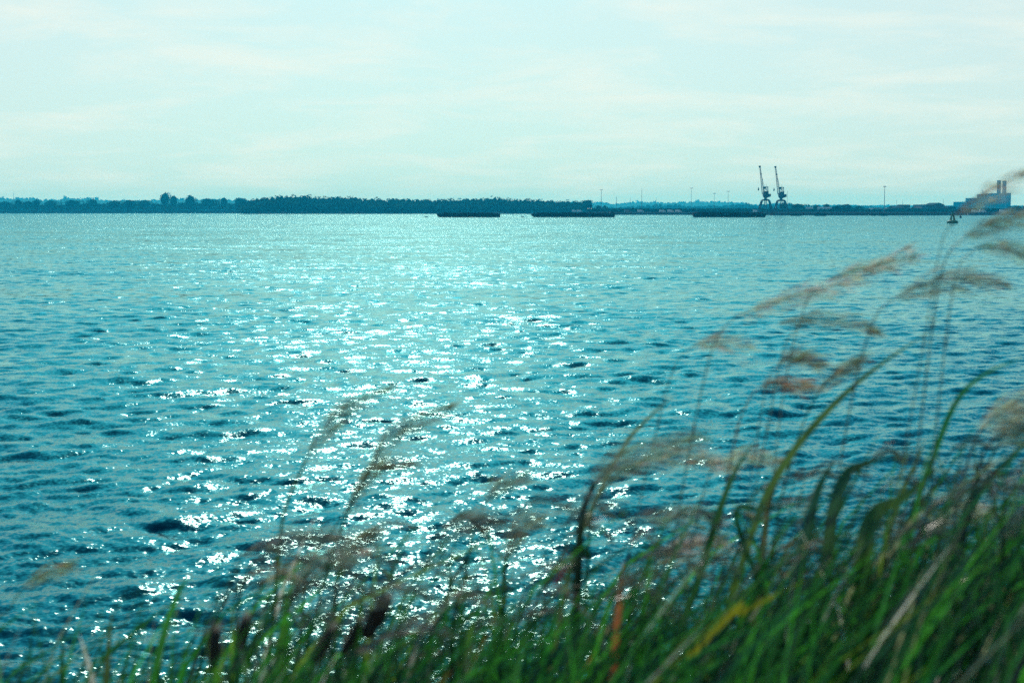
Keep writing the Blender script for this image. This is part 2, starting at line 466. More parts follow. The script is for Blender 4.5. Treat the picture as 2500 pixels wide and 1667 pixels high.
# single trees one can tell apart; four prototypes shared by copies
protos = []
for k, (rx, h) in enumerate([(1.0, 1.5), (1.15, 1.35), (0.95, 1.7), (1.3, 1.2)]):
    g = np.random.default_rng(50 + k)
    # unit crown: base at z 0.35, sized around 1
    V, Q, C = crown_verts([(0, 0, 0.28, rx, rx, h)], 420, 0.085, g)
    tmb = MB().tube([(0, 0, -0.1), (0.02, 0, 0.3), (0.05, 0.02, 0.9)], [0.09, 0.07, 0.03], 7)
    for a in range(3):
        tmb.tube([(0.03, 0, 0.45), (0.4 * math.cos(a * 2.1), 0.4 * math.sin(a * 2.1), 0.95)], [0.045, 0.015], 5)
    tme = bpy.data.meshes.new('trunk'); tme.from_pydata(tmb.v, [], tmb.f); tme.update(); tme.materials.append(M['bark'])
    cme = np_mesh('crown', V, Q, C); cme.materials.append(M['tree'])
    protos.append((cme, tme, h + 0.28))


def tree(px, top, width, D, base_z, kind, label, group):
    """a tree of the given photo width whose crown top reaches photo row `top`"""
    x, zt = ZX(px, top, D)
    cme, tme, hh = protos[kind]
    t = empty('tree', (x, D, base_z), label, 'tree', group)
    hs = 1.10 * (zt - base_z) / hh; ws = width * D / F / 2 / 1.15
    t.scale = (ws, ws, hs); t.rotation_euler = (0, 0, random.uniform(0, 6))
    for nm, m_ in (('crown', cme), ('trunk', tme)):
        o = bpy.data.objects.new(nm, m_); COL.objects.link(o); o.parent = t
    return t


GL, GR = 'round trees along the left far shore', 'round trees along the right far shore'
tree(12, 492, 34, 1905, 4.2, 1, 'low round tree at the left edge of the far shore', GL)
tree(45, 488, 26, 1900, 4.2, 0, 'small dark tree second from the left edge of the far shore', GL)
tree(68, 493, 30, 1905, 4.2, 3, 'wide low tree beside the two small dark trees on the left shore', GL)
tree(88, 488, 28, 1900, 4.2, 2, 'darkest of the small round trees in front of the bright blue hill', GL)
tree(122, 490, 40, 1905, 4.2, 1, 'broad bushy tree below the dip in the bright blue hill', GL)
tree(176, 490, 46, 1905, 4.2, 3, 'broad tree below the pointed blue treetops on the left', GL)
tree(226, 487, 34, 1900, 4.2, 0, 'rounded tree below the last pointed blue treetop', GL)
tree(278, 490, 40, 1905, 4.2, 1, 'flat topped tree midway between blue hill and tallest tree', GL)
tree(318, 490, 36, 1905, 4.2, 3, 'low flat tree left of the pair leading to the tallest tree', GL)
tree(352, 489, 40, 1905, 4.2, 1, 'level topped bush tree next left of the tallest tree', GL)
tree(402, 472, 32, 1900, 4.2, 2, 'tallest tree on the left shore with a high domed crown', GL)
tree(424, 478, 26, 1902, 4.2, 0, 'shoulder tree leaning against the right of the tallest tree', GL)
tree(464, 479, 40, 1900, 4.2, 2, 'pointed tree standing alone right of the tallest tree', GL)
tree(508, 485, 44, 1905, 4.2, 1, 'broad flat tree midway between pointed tree and the wood', GL)
tree(547, 483, 26, 1900, 4.2, 0, 'narrow tree second to the left of the wood', GL)
tree(587, 485, 36, 1880, 3.0, 3, 'dark smooth domed tree beside the left end of the wood', GL)
tree(1432, 491, 30, 1500, 1.4, 3, 'rounded tree closing the right end of the wood', GR)
tree(1462, 502, 22, 1480, 1.6, 1, 'small dark tree just beyond the right end of the wood', GR)
tree(1476, 502, 14, 1470, 1.6, 0, 'smallest tree, tucked under the tall mast past the wood', GR)
tree(1912, 496, 30, 1330, 2.2, 0, 'tree directly behind the legs of the right hand crane', GR)
tree(1948, 499, 44, 1320, 2.2, 3, 'broad green domed tree just right of the cranes', GR)
tree(1994, 501, 24, 1320, 2.2, 1, 'low tree between the first two pale sheds', GR)
tree(2018, 498, 24, 1340, 2.2, 0, 'rounded tree rising behind the pale roof right of the cranes', GR)
tree(2045, 503, 34, 1310, 2.2, 3, 'low spreading tree left of the large green dome', GR)
tree(2066, 499, 36, 1320, 2.2, 1, 'large green domed tree midway between cranes and tall mast', GR)
tree(2098, 503, 30, 1330, 2.2, 0, 'tree between the large green dome and the long white shed', GR)
tree(2290, 500, 26, 1320, 2.2, 1, 'dark tree behind the buildings left of the power station', GR)
tree(2325, 504, 26, 1300, 2.2, 3, 'low tree behind the green buoy on the far quay', GR)
tree(2482, 503, 36, 1230, 2.2, 1, 'olive green tree at the right edge beyond the power station', GR)
tree(2516, 501, 44, 1230, 2.2, 3, 'olive tree half outside the frame at the right edge', GR)


# ------------------------------------------------------------------ barges
def barge(x0, x1, ytop, ybase, D, rake_l, rake_r, label, block=False, hump=False):
    xa, zb = ZX(x0, ybase, D); xb, zt = ZX(x1, ytop, D)
    t = empty('moored_barge', ((xa + xb) / 2, D, 0), label, 'barge', 'dark barges moored in the river')
    Lh = (xb - xa) / 2; B = 3.6; H = zt - 0.45
    s = (xb - xa) / (x1 - x0)
    # hull: lofted sections with raked ends
    secs = [(-Lh, 0.8, H * 0.55), (-Lh + rake_l * s * 0.5, 0.92, H * 0.05 if rake_l else -0.6), (-Lh + rake_l * s, 1, -0.6), (Lh - rake_r * s, 1, -0.6), (Lh - rake_r * s * 0.5, 0.94, H * 0.05 if rake_r else -0.6), (Lh, 0.86, H * 0.5 if rake_r else -0.6)]
    vs, fs = [], []
    for (x, wf, zl) in secs:
        vs += [(x, -B * wf, H), (x, -B * wf, zl + 0.25), (x, -B * wf * 0.9, zl), (x, B * wf * 0.9, zl), (x, B * wf, zl + 0.25), (x, B * wf, H)]
    for i in range(5):
        for k in range(6):
            a = i * 6 + k; b = i * 6 + (k + 1) % 6
            fs.append((a, a + 6, b + 6, b))
    fs += [tuple(range(6)), tuple(range(35, 29, -1))]
    MB().add(vs, fs).build('hull', M['hull'], t)
    c = MB()
    c.box(-Lh + 3, Lh - 3, -B + 0.5, -B + 0.8, H, H + 0.4); c.box(-Lh + 3, Lh - 3, B - 0.8, B - 0.5, H, H + 0.4)
    c.box(-Lh + 3, -Lh + 3.3, -B + 0.8, B - 0.8, H, H + 0.4); c.box(Lh - 3.3, Lh - 3, -B + 0.8, B - 0.8, H, H + 0.4)
    c.build('hatch_coaming', M['rust'], t)
    cov = MB(); n = int((2 * Lh - 7) / 2.2)
    for k in range(n):
        x = -Lh + 3.5 + k * 2.2
        if hump and k > n * 0.6: continue
        cov.box(x, x + 2.0, -B + 0.9, B - 0.9, H + 0.02, H + 0.42 + 0.12 * random.random())
    cov.build('hatch_cover', M['rust'], t)
    rb = MB(); rb.box(-Lh + rake_l * s + 0.2, Lh - rake_r * s - 0.2, -B - 0.10, -B + 0.05, H - 0.4, H - 0.18); rb.build('rubbing_strake', M['black'], t)
    for sx in (-1, 1):
        for bb in (1.4, 2.1):
            MB().lathe([(0.13, H), (0.13, H + 0.4), (0.2, H + 0.42), (0.2, H + 0.5)], 8, (sx * (Lh - bb), -B * 0.6)).build('bollard', M['dark'], t)
    for k in range(5):
        MB().lathe([(0.28, -0.12), (0.42, -0.1), (0.42, 0.1), (0.28, 0.12)], 10).build('tyre_fender', M['black'], t)
        o = t.children[-1]; o.rotation_euler = (PI / 2, 0, 0); o.location = (-Lh * 0.75 + k * Lh * 0.36, -B - 0.22, H * 0.55)
    if block:
        MB().prism([(Lh - 2.6, H), (Lh - 0.5, H), (Lh - 0.5, H + 1.0), (Lh - 2.3, H + 1.2)], -1.6, 1.6).build('deck_house', M['dark'], t)
    return t


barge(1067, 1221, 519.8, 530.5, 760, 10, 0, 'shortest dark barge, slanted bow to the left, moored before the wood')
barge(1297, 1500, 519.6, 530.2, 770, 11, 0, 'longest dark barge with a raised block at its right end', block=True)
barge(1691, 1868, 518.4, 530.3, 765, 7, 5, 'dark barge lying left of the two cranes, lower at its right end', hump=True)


def small_barge(x0, x1, ytop, ybase, D, label):
    xa, _ = ZX(x0, ybase, D); xb, zt = ZX(x1, ytop, D)
    t = empty('small_barge', ((xa + xb) / 2, D, 0), label, 'barge', 'small barges lying off the right hand quay')
    Lh = (xb - xa) / 2; H = max(1.0, zt)
    MB().prism([(-Lh, H), (-Lh + 0.4, H * 0.4), (-Lh + 1.4, -0.5), (Lh - 1.4, -0.5), (Lh - 0.4, H * 0.4), (Lh, H)], -2.2, 2.2).build('hull', M['hull'], t)
    c = MB(); c.box(-Lh + 1.2, Lh - 1.2, -1.7, 1.7, H, H + 0.35); c.box(-Lh * 0.5, -Lh * 0.2, -1.2, 1.2, H + 0.35, H + 0.7); c.build('hatch_cover', M['rust'], t)


small_barge(1929, 1958, 523.6, 527.6, 960, 'small low barge just right of the crane legs')
small_barge(1987, 2018, 521.5, 527.9, 945, 'small dark barge with a humped deck midway along the right shore')
small_barge(2145, 2168, 523.0, 527.2, 970, 'small barge lying below the tall lamp mast')
small_barge(2126, 2139, 525.2, 527.0, 985, 'tiny low barge left of the one below the tall mast')


# ------------------------------------------------------------------ dock cranes
def crane(px, py, D, label):
    x, z = ZX(px, py, D)
    t = empty('dock_crane', (x, D, z), label, 'crane', 'pair of dock cranes on the quay')
    S, Dk = M['steel'], M['dark']
    for sx in (-1, 1):
        for sy in (-1, 1):
            m = MB().tube([(sx * 5.7, sy * 4.2, 0), (sx * 3.15, sy * 2.6, 9.2), (sx * 2.7, sy * 2.3, 9.9), (sx * 1.3, sy * 1.2, 10.45)], [0.5, 0.5, 0.5, 0.55], 6)
            m.box(sx * 5.5 - 0.9, sx * 5.5 + 0.9, sy * 4.2 - 0.4, sy * 4.2 + 0.4, -0.6, 0.3)
            m.build('leg', S, t)
    f = MB()
    for sy in (-1, 1):
        f.tube([(-4.4, sy * 3.6, 4.2), (4.4, sy * 3.6, 4.2)], 0.16, 5); f.tube([(-5.0, sy * 3.9, 2), (0, sy * 3, 8.8), (5.0, sy * 3.9, 2)], 0.06, 5)
    for sx in (-1, 1):
        f.tube([(sx * 4.4, -3.6, 4.2), (sx * 4.4, 3.6, 4.2)], 0.16, 5); f.tube([(sx * 2.8, -2.5, 9.4), (sx * 2.8, 2.5, 9.4)], 0.3, 5)
        f.tube([(sx * 0.9, 0, -0.4), (sx * 0.8, 0, 10)], 0.26, 6)
    f.tube([(0, 0, 3), (0, 0, 10)], 0.14, 5); f.box(-2.8, 2.8, -2.6, 2.6, 9.45, 9.75)
    f.build('portal_frame', S, t)
    MB().lathe([(1.5, 9.8), (1.35, 10.6), (1.0, 11.2), (1.05, 11.6), (1.7, 12.0), (1.7, 12.1)], 14).build('turntable', Dk, t)
    h = MB().prism([(-1.2, 12.1), (1.6, 12.1), (2.0, 12.5), (2.0, 17.2), (-1.3, 17.2), (-2.1, 15.6), (-2.1, 13.4)], -2.2, 2.2).build('machine_house', S, t)
    MB().box(-1.7, -0.4, -2.26, -2.2, 14.2, 15.6).build('window', M['glass'], h)
    MB().prism([(2.0, 12.3), (4.0, 12.9), (4.0, 15.1), (2.0, 15.1)], -1.9, 1.9).build('counterweight', Dk, t)
    f = MB()
    for sx in (-1.6, 1.75):
        for sy in (-1.6, 1.6): f.tube([(sx, sy, 17.2), (sx * 0.98, sy * 0.7, 20.6)], 0.17, 5)
    for sy in (-1.6, 1.6):
        f.tube([(-1.6, sy, 17.4), (1.7, sy * 0.7, 20.4)], 0.09, 5); f.tube([(1.6, sy, 17.4), (-1.5, sy * 0.7, 20.4)], 0.09, 5)
    f.box(-1.9, 1.95, -1.3, 1.3, 20.45, 20.95); f.tube([(0.35, 0, 20.9), (0.35, 0, 23.2)], 0.1, 5); f.tube([(0.35, 0, 17.2), (0.35, 0, 20.5)], 0.16, 5)
    f.build('tower_frame', S, t)
    o = MB().lathe([(0.75, -0.9), (0.85, -0.8), (0.85, 0.8), (0.75, 0.9)], 14).build('sheave', Dk, t); o.rotation_euler = (PI / 2, 0, 0); o.location = (-0.85, 0, 20.0)
    # lattice jib
    b0 = Vector((-2.0, 0, 15.0)); b1 = Vector((-5.0, 0, 37.0)); ax = (b1 - b0).normalized(); sd = Vector((ax.z, 0, -ax.x))
    j = MB(); n = 16; ring = []
    for k in range(n + 1):
        q = k / n; p = b0.lerp(b1, q); wv = 0.75 * (1 - q) + 0.28 * q; wy = 1.1 * (1 - q) + 0.3 * q
        ring.append([p + sd * (a * wv) + Vector((0, b * wy, 0)) for a, b in ((-1, -1), (1, -1), (1, 1), (-1, 1))])
    for c in range(4): j.tube([r_[c] for r_ in ring], 0.14, 5)
    for k in range(n):
        for c in range(4):
            j.tube([ring[k][c], ring[k + 1][(c + 1) % 4]], 0.06, 4, False)
    j.build('jib', S, t)
    hd = MB(); hd.box(-6.0, -4.3, -0.6, 0.6, 36.9, 37.8); hd.tube([(-5.2, -0.5, 37.0), (-5.2, 0.5, 37.0)], 0.7, 10); hd.build('jib_head', Dk, t)
    MB().lathe([(0.2, 30.5), (0.55, 30.8), (0.55, 31.5), (0.2, 31.8)], 10, (-3.95, 0)).build('rope_guide', Dk, t)
    MB().tube([(-1.0, 0, 20.7), (-3.9, 0, 31.0)], 0.09, 4).build('luffing_rope', Dk, t)
    MB().tube([(-5.95, 0, 37.0), (-5.95, 0, 20.2)], 0.02, 4).build('hoist_rope', Dk, t)
    MB().lathe([(0.12, 20.4), (0.3, 19.8), (0.55, 18.9), (0.5, 18.2), (0.15, 17.6)], 10, (-5.95, 0)).build('hook_block', M['rust'], t)


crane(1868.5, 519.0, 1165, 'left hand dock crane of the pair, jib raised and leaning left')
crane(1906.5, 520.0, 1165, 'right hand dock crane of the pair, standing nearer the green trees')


# ------------------------------------------------------------------ lamp masts
def mast(px, ytop, D, label, head=True, r=0.13):
    x, zt = ZX(px, ytop, D); z0 = 2.0
    t = empty('lamp_mast', (x, D, z0), label, 'lamp mast', 'tall lamp masts along the far quay'); h = zt - z0
    MB().tube([(0, 0, -0.2), (0, 0, h * 0.5), (0, 0, h)], [r * 1.5, r * 1.2, r * 0.8], 8).build('pole', M['galv'], t)
    if head:
        m = MB(); m.lathe([(0.15, h - 0.3), (1.0, h - 0.15), (1.0, h), (0.15, h + 0.25)], 10)
        for k in range(6):
            a = k * PI / 3; cx_, cy_ = 1.15 * math.cos(a), 1.15 * math.sin(a)
            m.box(cx_ - 0.3, cx_ + 0.3, cy_ - 0.3, cy_ + 0.3, h - 0.45, h + 0.05)
        m.build('lamp_head', M['galv'], t)
    return t


mast(1468, 463, 1400, 'tall lamp mast beside the rounded right end of the wood', r=0.2)
mast(1505, 480, 1400, 'shorter mast right of the one by the wood', False, 0.2)
mast(1539, 483, 1420, 'faint short mast before the dip in the blue hill', False, 0.13)
mast(1567, 460, 1400, 'tall bare mast midway between the wood and the left barge end', False, 0.17)
mast(1602, 482, 1420, 'faint mast above the blue hill right of the tall bare mast', False, 0.13)
mast(1688, 459, 1400, 'tall lamp mast rising above the left end of the barge by the cranes')
mast(1744, 472, 1400, 'shorter lamp mast above the middle of the barge by the cranes')
mast(1778, 467, 1400, 'lamp mast nearest the left of the two cranes')
mast(1922.5, 466, 1400, 'faint thin mast just right of the right hand crane', False, 0.12)
mast(2160, 455, 1200, 'tallest lamp mast, standing alone right of the cranes', r=0.2)
mast(2189, 487, 1400, 'short thin mast left of the dark warehouse', False, 0.12)
mast(2204, 488, 1400, 'short thin mast over the dark warehouse', False, 0.12)
mast(2303, 486, 1500, 'thin mast on the ridged building left of the power station', False, 0.15)
mast(33, 472, 4900, 'tiny mast on the far blue hill at the left', False, 0.7)


# ------------------------------------------------------------------ sheds and other buildings on the far quay
def shed(x0, x1, ytop, D, depth, wall, roof, label, style='gable', ybase=None, door=True, zb=2.0, stripe=None):
    xa, zt = ZX(x0, ytop, D); xb, _ = ZX(x1, ytop, D)
    if ybase is not None: zb = ZX(x0, ybase, D)[1]
    wv = xb - xa; h = zt - zb
    t = empty('warehouse', ((xa + xb) / 2, D, zb), label, 'warehouse')
    hw = wv / 2
    if style == 'gable':            # ridge across the view: the roof slope faces the river
        e = h * 0.68
        MB().box(-hw, hw, 0, depth, -0.3, e).build('wall', wall, t)
        rf = MB(); rf.add([(-hw - 0.3, -0.4, e + 0.05), (hw + 0.3, -0.4, e + 0.05), (hw + 0.3, depth / 2, h), (-hw - 0.3, depth / 2, h), (-hw - 0.3, depth + 0.4, e + 0.05), (hw + 0.3, depth + 0.4, e + 0.05),
                           (-hw - 0.3, -0.4, e + 0.3), (hw + 0.3, -0.4, e + 0.3), (hw + 0.3, depth / 2, h + 0.25), (-hw - 0.3, depth / 2, h + 0.25), (-hw - 0.3, depth + 0.4, e + 0.3), (hw + 0.3, depth + 0.4, e + 0.3)],
                          [(6, 7, 8, 9), (9, 8, 11, 10), (0, 3, 2, 1), (3, 4, 5, 2), (0, 1, 7, 6), (5, 4, 10, 11), (0, 6, 9, 3), (3, 9, 10, 4), (1, 2, 8, 7), (2, 5, 11, 8)])
        rf.build('roof', roof, t)
    elif style == 'front':          # gable end faces the river
        e = h * 0.75
        MB().prism([(-hw, -0.3), (hw, -0.3), (hw, e), (0, h - 0.2), (-hw, e)], 0, depth).build('wall', wall, t)
        MB().prism([(-hw - 0.4, e + 0.02), (0, h - 0.16), (hw + 0.4, e + 0.02), (hw + 0.4, e + 0.3), (0, h + 0.12), (-hw - 0.4, e + 0.3)], -0.4, depth + 0.4).build('roof', roof, t)
    else:
        MB().box(-hw, hw, 0, depth, -0.3, h - 0.4).build('wall', wall, t)
        MB().box(-hw - 0.2, hw + 0.2, -0.2, depth + 0.2, h - 0.4, h).build('roof', roof, t)
    if stripe:
        MB().box(-hw * 0.75, hw * 0.8, -0.06, 0, h * stripe[0], h * stripe[1]).build('window_band', M['white'], t)
    if door:
        d = MB().box(-hw * 0.25, hw * 0.25, -0.08, 0, 0, min(h * 0.5, 4)); d.build('door', M['slate'], t)
    return t


shed(1974, 1985, 505.5, 1300, 12, M['white'], M['white'], 'small white shed left of the low tree right of the cranes', 'flat', 513)
shed(2002, 2012, 505.5, 1300, 12, M['white'], M['white'], 'narrow white shed, left one of the adjoining pale pair', 'flat', 512)
shed(2014, 2031, 505.5, 1302, 14, M['white'], M['white'], 'wider white shed, right one of the adjoining pale pair', 'flat', 513)
shed(2108, 2127, 509.5, 1330, 12, M['blue'], M['grey'], 'low blue grey shed left of the long white shed', 'gable', stripe=(0.6, 0.85))
shed(2131, 2152, 508.2, 1290, 14, M['white'], M['white'], 'long white shed left of the tallest lamp mast', 'flat', 515)
shed(2162, 2172, 511, 1295, 12, M['white'], M['grey'], 'low pale shed right against the tallest lamp mast', 'flat', 516)
shed(2171, 2183, 507.2, 1290, 14, M['white'], M['white'], 'bright white shed beside the dark warehouse', 'flat', 516)
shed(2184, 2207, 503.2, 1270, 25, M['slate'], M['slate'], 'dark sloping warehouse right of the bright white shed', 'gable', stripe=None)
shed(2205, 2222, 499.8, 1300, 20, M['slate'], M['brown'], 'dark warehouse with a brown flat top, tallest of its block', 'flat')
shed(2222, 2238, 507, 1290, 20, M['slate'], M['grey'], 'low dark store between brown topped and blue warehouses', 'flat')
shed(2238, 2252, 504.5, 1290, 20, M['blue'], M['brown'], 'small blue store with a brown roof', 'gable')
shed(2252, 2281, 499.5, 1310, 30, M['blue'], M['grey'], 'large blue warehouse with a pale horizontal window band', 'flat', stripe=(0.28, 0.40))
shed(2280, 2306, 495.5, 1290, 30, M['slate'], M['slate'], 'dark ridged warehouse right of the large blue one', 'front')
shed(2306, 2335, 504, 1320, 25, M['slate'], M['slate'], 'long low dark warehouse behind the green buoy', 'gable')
shed(1436, 1450, 509.6, 1478, 8, M['grey'], M['white'], 'small pale roofed shed at the foot of the wood', 'gable', 516)
shed(1725, 1795, 511.5, 1330, 20, M['slate'], M['slate'], 'long low dark shed behind the barge by the cranes', 'gable')
shed(1500, 1522, 511.0, 1330, 14, M['slate'], M['slate'], 'low dark shed past the right end of the longest barge', 'gable')

# ------------------------------------------------------------------ power station
D = 2600
x0, _ = ZX(2340, 515, D)
ps = empty('power_station', (ZX(2405, 515, D)[0], D, 2.4), 'blue grey power station with twin chimneys at the far right', 'power station')
bx = ps.location.x


def blk(name, xa, xb, yt, ya, yb, mat):
    X0 = ZX(xa, yt, D)[0] - bx; X1, zt = ZX(xb, yt, D); X1 -= bx
    return MB().box(X0, X1, ya, yb, -0.5, zt - 2.4).build(name, mat, ps), X0, X1, zt - 2.4


PSM = rough_mat('power_station_cladding', (0.010, 0.10, 0.17), 0.7, 0.12, 0.03, spec=0.0)
blk('workshop_block', 2340, 2374, 493, -8, 30, PSM)
blk('turbine_hall', 2374.3, 2404.7, 483.5, -4, 40, PSM)
_, X0, X1, H1 = blk('boiler_house', 2405, 2435, 474, 0, 45, PSM)
_, Y0, Y1, H2 = blk('boiler_tower', 2435.3, 2467, 471.5, -3, 45, PSM)
for nm, a, b, hh in (('roof_vent', 2408, 2414, H1), ('roof_vent', 2420, 2432, H1)):
    MB().box(ZX(a, 474, D)[0] - bx, ZX(b, 474, D)[0] - bx, 8, 20, hh, hh + 1.2).build(nm, M['galv'], ps)
m = MB()
for k in range(3):
    xx = ZX(2382 + k * 8, 500, D)[0] - bx; m.box(xx, xx + 4.2, -4.15, -4, 8, 10)
m.build('window_band', M['white'], ps)
MB().box(ZX(2436, 500, D)[0] - bx + 1, ZX(2466, 500, D)[0] - bx - 1, -3.12, -3, 5, 6.5).build('loading_canopy', M['grey'], ps)
for (a, b, ya, z0_, z1_) in ((2407, 2433, -0.12, 20, 21.5), (2407, 2433, -0.12, 9, 10), (2438, 2464, -3.12, 24, 25.5), (2438, 2464, -3.12, 14, 15)):
    MB().box(ZX(a, 500, D)[0] - bx, ZX(b, 500, D)[0] - bx, ya, ya + 0.1, z0_, z1_).build('louvre_band', M['dark'], ps)
for (a, ya) in ((2418, -1.2), (2428, -1.2), (2452, -4.2)):
    MB().tube([(ZX(a, 500, D)[0] - bx, ya, 0), (ZX(a, 500, D)[0] - bx, ya, H1 * 0.86), (ZX(a, 500, D)[0] - bx, ya + 2, H1 * 0.86)], 0.6, 8).build('duct', M['galv'], ps)
MB().box(ZX(2345, 500, D)[0] - bx, ZX(2352, 500, D)[0] - bx, -8.12, -8, 0, 6).build('door', M['dark'], ps)
for cxp in (2445.5, 2459):
    xx, zt = ZX(cxp, 441 if cxp < 2450 else 442, D)
    c = MB().lathe([(3.5, H2 - 3), (3.35, zt - 2.4 - 2), (3.9, zt - 2.4 - 1.9), (3.9, zt - 2.4)], 20, (xx - bx, 14)).build('chimney', PSM, ps, False)
    MB().lathe([(2.7, zt - 2.4 + 0.01), (2.7, zt - 2.4 + 0.6)], 16, (xx - bx, 14)).build('flue', M['dark'], c)
MB().tube([(ZX(2403, 480, D)[0] - bx, 10, H1 - 8), (ZX(2403, 480, D)[0] - bx, 10, ZX(2403, 463, D)[1] - 2.4)], 0.4, 6).build('aerial', M['galv'], ps)


# ------------------------------------------------------------------ vehicles on the quay
def van(px, D, zb, mat, label):
    x = (px - 1250) / F * D
    t = empty('parked_van', (x, D, zb), label, 'van', 'pale vans parked along the far quay')
    MB().prism([(-2.6, 0.4), (2.5, 0.4), (2.6, 1.1), (1.9, 1.3), (1.3, 2.2), (-2.5, 2.3), (-2.6, 2.1)], -1.0, 1.0).build('body', mat, t)
    MB().prism([(1.2, 1.35), (1.75, 1.35), (1.28, 2.05), (0.7, 2.05), (0.7, 1.35)], -1.02, -1.0).build('window', M['glass'], t)
    for wx in (-1.6, 1.6):
        o = MB().lathe([(0.36, -0.12), (0.36, 0.12)], 12).build('wheel', M['black'], t); o.rotation_euler = (PI / 2, 0, 0); o.location = (wx, -0.95, 0.36)


for px, D_, mt, lb in ((1402, 1467, 'white', 'bright white van at the foot of the wood behind the longest barge'), (1415, 1467, 'white', 'pale van next right of the bright white van by the wood'),
                       (1530, 1200, 'grey', 'grey van first right of the longest barge'), (1563, 1200, 'white', 'white van between the longest barge and the white dot quay'),
                       (1616, 1200, 'white', 'pale van left of the brightest van before the crane barge'), (1636, 1205, 'white', 'brightest white van on the quay left of the crane barge'), (1655, 1200, 'white', 'pale van nearest the left end of the crane barge'),
                       (1844, 1185, 'white', 'pale van under the left leg of the left crane'), (2376, 1110, 'white', 'pale van right of the white sail below the power station'), (2394, 1110, 'white', 'white van under the boiler house of the power station'),
                       (2444, 1110, 'white', 'pale van under the twin chimneys')):
    van(px, D_, 2.0, M[mt], lb)

# ------------------------------------------------------------------ boats and buoys
def sailboat(px, D, hm, label):
    x = (px - 1250) / F * D
    t = empty('sailing_boat', (x, D, 0), label, 'boat')
    s = hm / 4.0
    MB().prism([(-1.3 * s, 0.55 * s), (-1.1 * s, -0.1), (1.0 * s, -0.1), (1.5 * s, 0.6 * s)], -0.5 * s, 0.5 * s).build('hull', M['white'], t)
    MB().tube([(0.2 * s, 0, 0.5 * s), (0.2 * s, 0, 4.0 * s)], 0.05 * s, 6).build('mast', M['galv'], t)
    MB().prism([(0.12 * s, 0.8 * s), (0.14 * s, 3.9 * s), (-0.45 * s, 2.2 * s), (-1.15 * s, 0.85 * s)], -0.02, 0.02).build('mainsail', M['sail'], t)
    MB().prism([(0.3 * s, 3.6 * s), (0.3 * s, 0.8 * s), (1.35 * s, 0.7 * s)], -0.02, 0.02).build('jib_sail', M['sail'], t)


sailboat(2358, 1010, 1.9, 'tiny sailing boat with white sails near the green buoy')
sailboat(2454, 1040, 2.2, 'tiny pale sailing boat at the quay below the twin chimneys')
sailboat(2429, 1075, 1.4, 'smallest white sailing boat, moored left of the chimneys')


def rowboat(px, D, mat, label):
    x = (px - 1250) / F * D
    t = empty('rowing_boat', (x, D, 0), label, 'boat')
    vs = []
    for (xx, wv, zl) in ((-0.9, 0.35, 0.12), (-0.45, 0.5, -0.1), (0.45, 0.5, -0.1), (1.1, 0.06, 0.2)):
        vs += [(xx, -wv, 0.45), (xx, -wv * 0.6, zl), (xx, wv * 0.6, zl), (xx, wv, 0.45)]
    fs = []
    for i in range(3):
        for k in range(3):
            a = i * 4 + k; fs.append((a, a + 4, a + 5, a + 1))
    fs.append((0, 1, 2, 3))
    MB().add(vs, fs).build('hull', mat, t)
    MB().box(-0.15, 0.1, -0.42, 0.42, 0.3, 0.36).build('seat', M['rust'], t)


rowboat(1041, 790, M['black'], 'tiny dark rowing boat left of the shortest barge')
rowboat(1275, 800, M['grey'], 'tiny pale rowing boat between the two left barges')

Db = 400.0
bz = ZX(2325, 545, Db)
buoy = empty('channel_buoy', (bz[0], Db, 0), 'large green channel buoy with lattice tower on a round float', 'buoy')
MB().lathe([(1.1, -0.5), (1.5, -0.3), (1.56, 0.05), (1.56, 0.45), (1.42, 0.66), (0.9, 0.82), (0.3, 0.84)], 28).build('float', M['buoy'], buoy)
for sx in (-1, 1):
    for sy in (-1, 1):
        MB().tube([(sx * 0.62, sy * 0.62, 0.78), (sx * 0.28, sy * 0.28, 2.35)], 0.06, 6).build('leg', M['buoy'], buoy)
for sx in (-1, 1):
    MB().prism([(sx * 0.70, 0.8), (sx * 0.24, 0.8), (sx * 0.14, 2.0), (sx * 0.40, 2.0)][::sx], -0.16, 0.16).build('radar_reflector', M['buoy'], buoy)
MB().lathe([(0.42, 2.0), (0.42, 2.12), (0.30, 2.3), (0.30, 2.36)], 16).build('platform', M['buoy'], buoy)
MB().lathe([(0.26, 2.36), (0.34, 2.5), (0.30, 2.75), (0.06, 3.25)], 16).build('top_mark', M['buoy'], buoy)
MB().lathe([(0.08, 3.2), (0.1, 3.3), (0.08, 3.42)], 10).build('lantern', M['glass'], buoy)
cb = empty('can_buoy', ((2341 - 1250) / F * 690, 690, 0), 'small dark can buoy behind and right of the green buoy', 'buoy')
MB().lathe([(0.42, -0.4), (0.5, -0.2), (0.5, 0.9), (0.42, 1.0)], 16).build('can', M['dark'], cb)
MB().lathe([(0.16, 1.0), (0.16, 1.25), (0.26, 1.3), (0.26, 1.45), (0.1, 1.5)], 10).build('top_mark', M['dark'], cb)

# ------------------------------------------------------------------ river bank and its grasses
def bank_z(x, y):
    y = np.asarray(y, float); x = np.asarray(x, float)
    top = 1.95 + 0.22 / (1 + np.exp(-(x - 0.6) * 2.0))
    z = np.where(y < 2.3, top, top - (y - 2.3) * 0.47)
    z = z + 0.03 * np.sin(x * 5.1 + y * 3) + 0.02 * np.sin(x * 11 - y * 7)
    return np.maximum(z, -0.9)


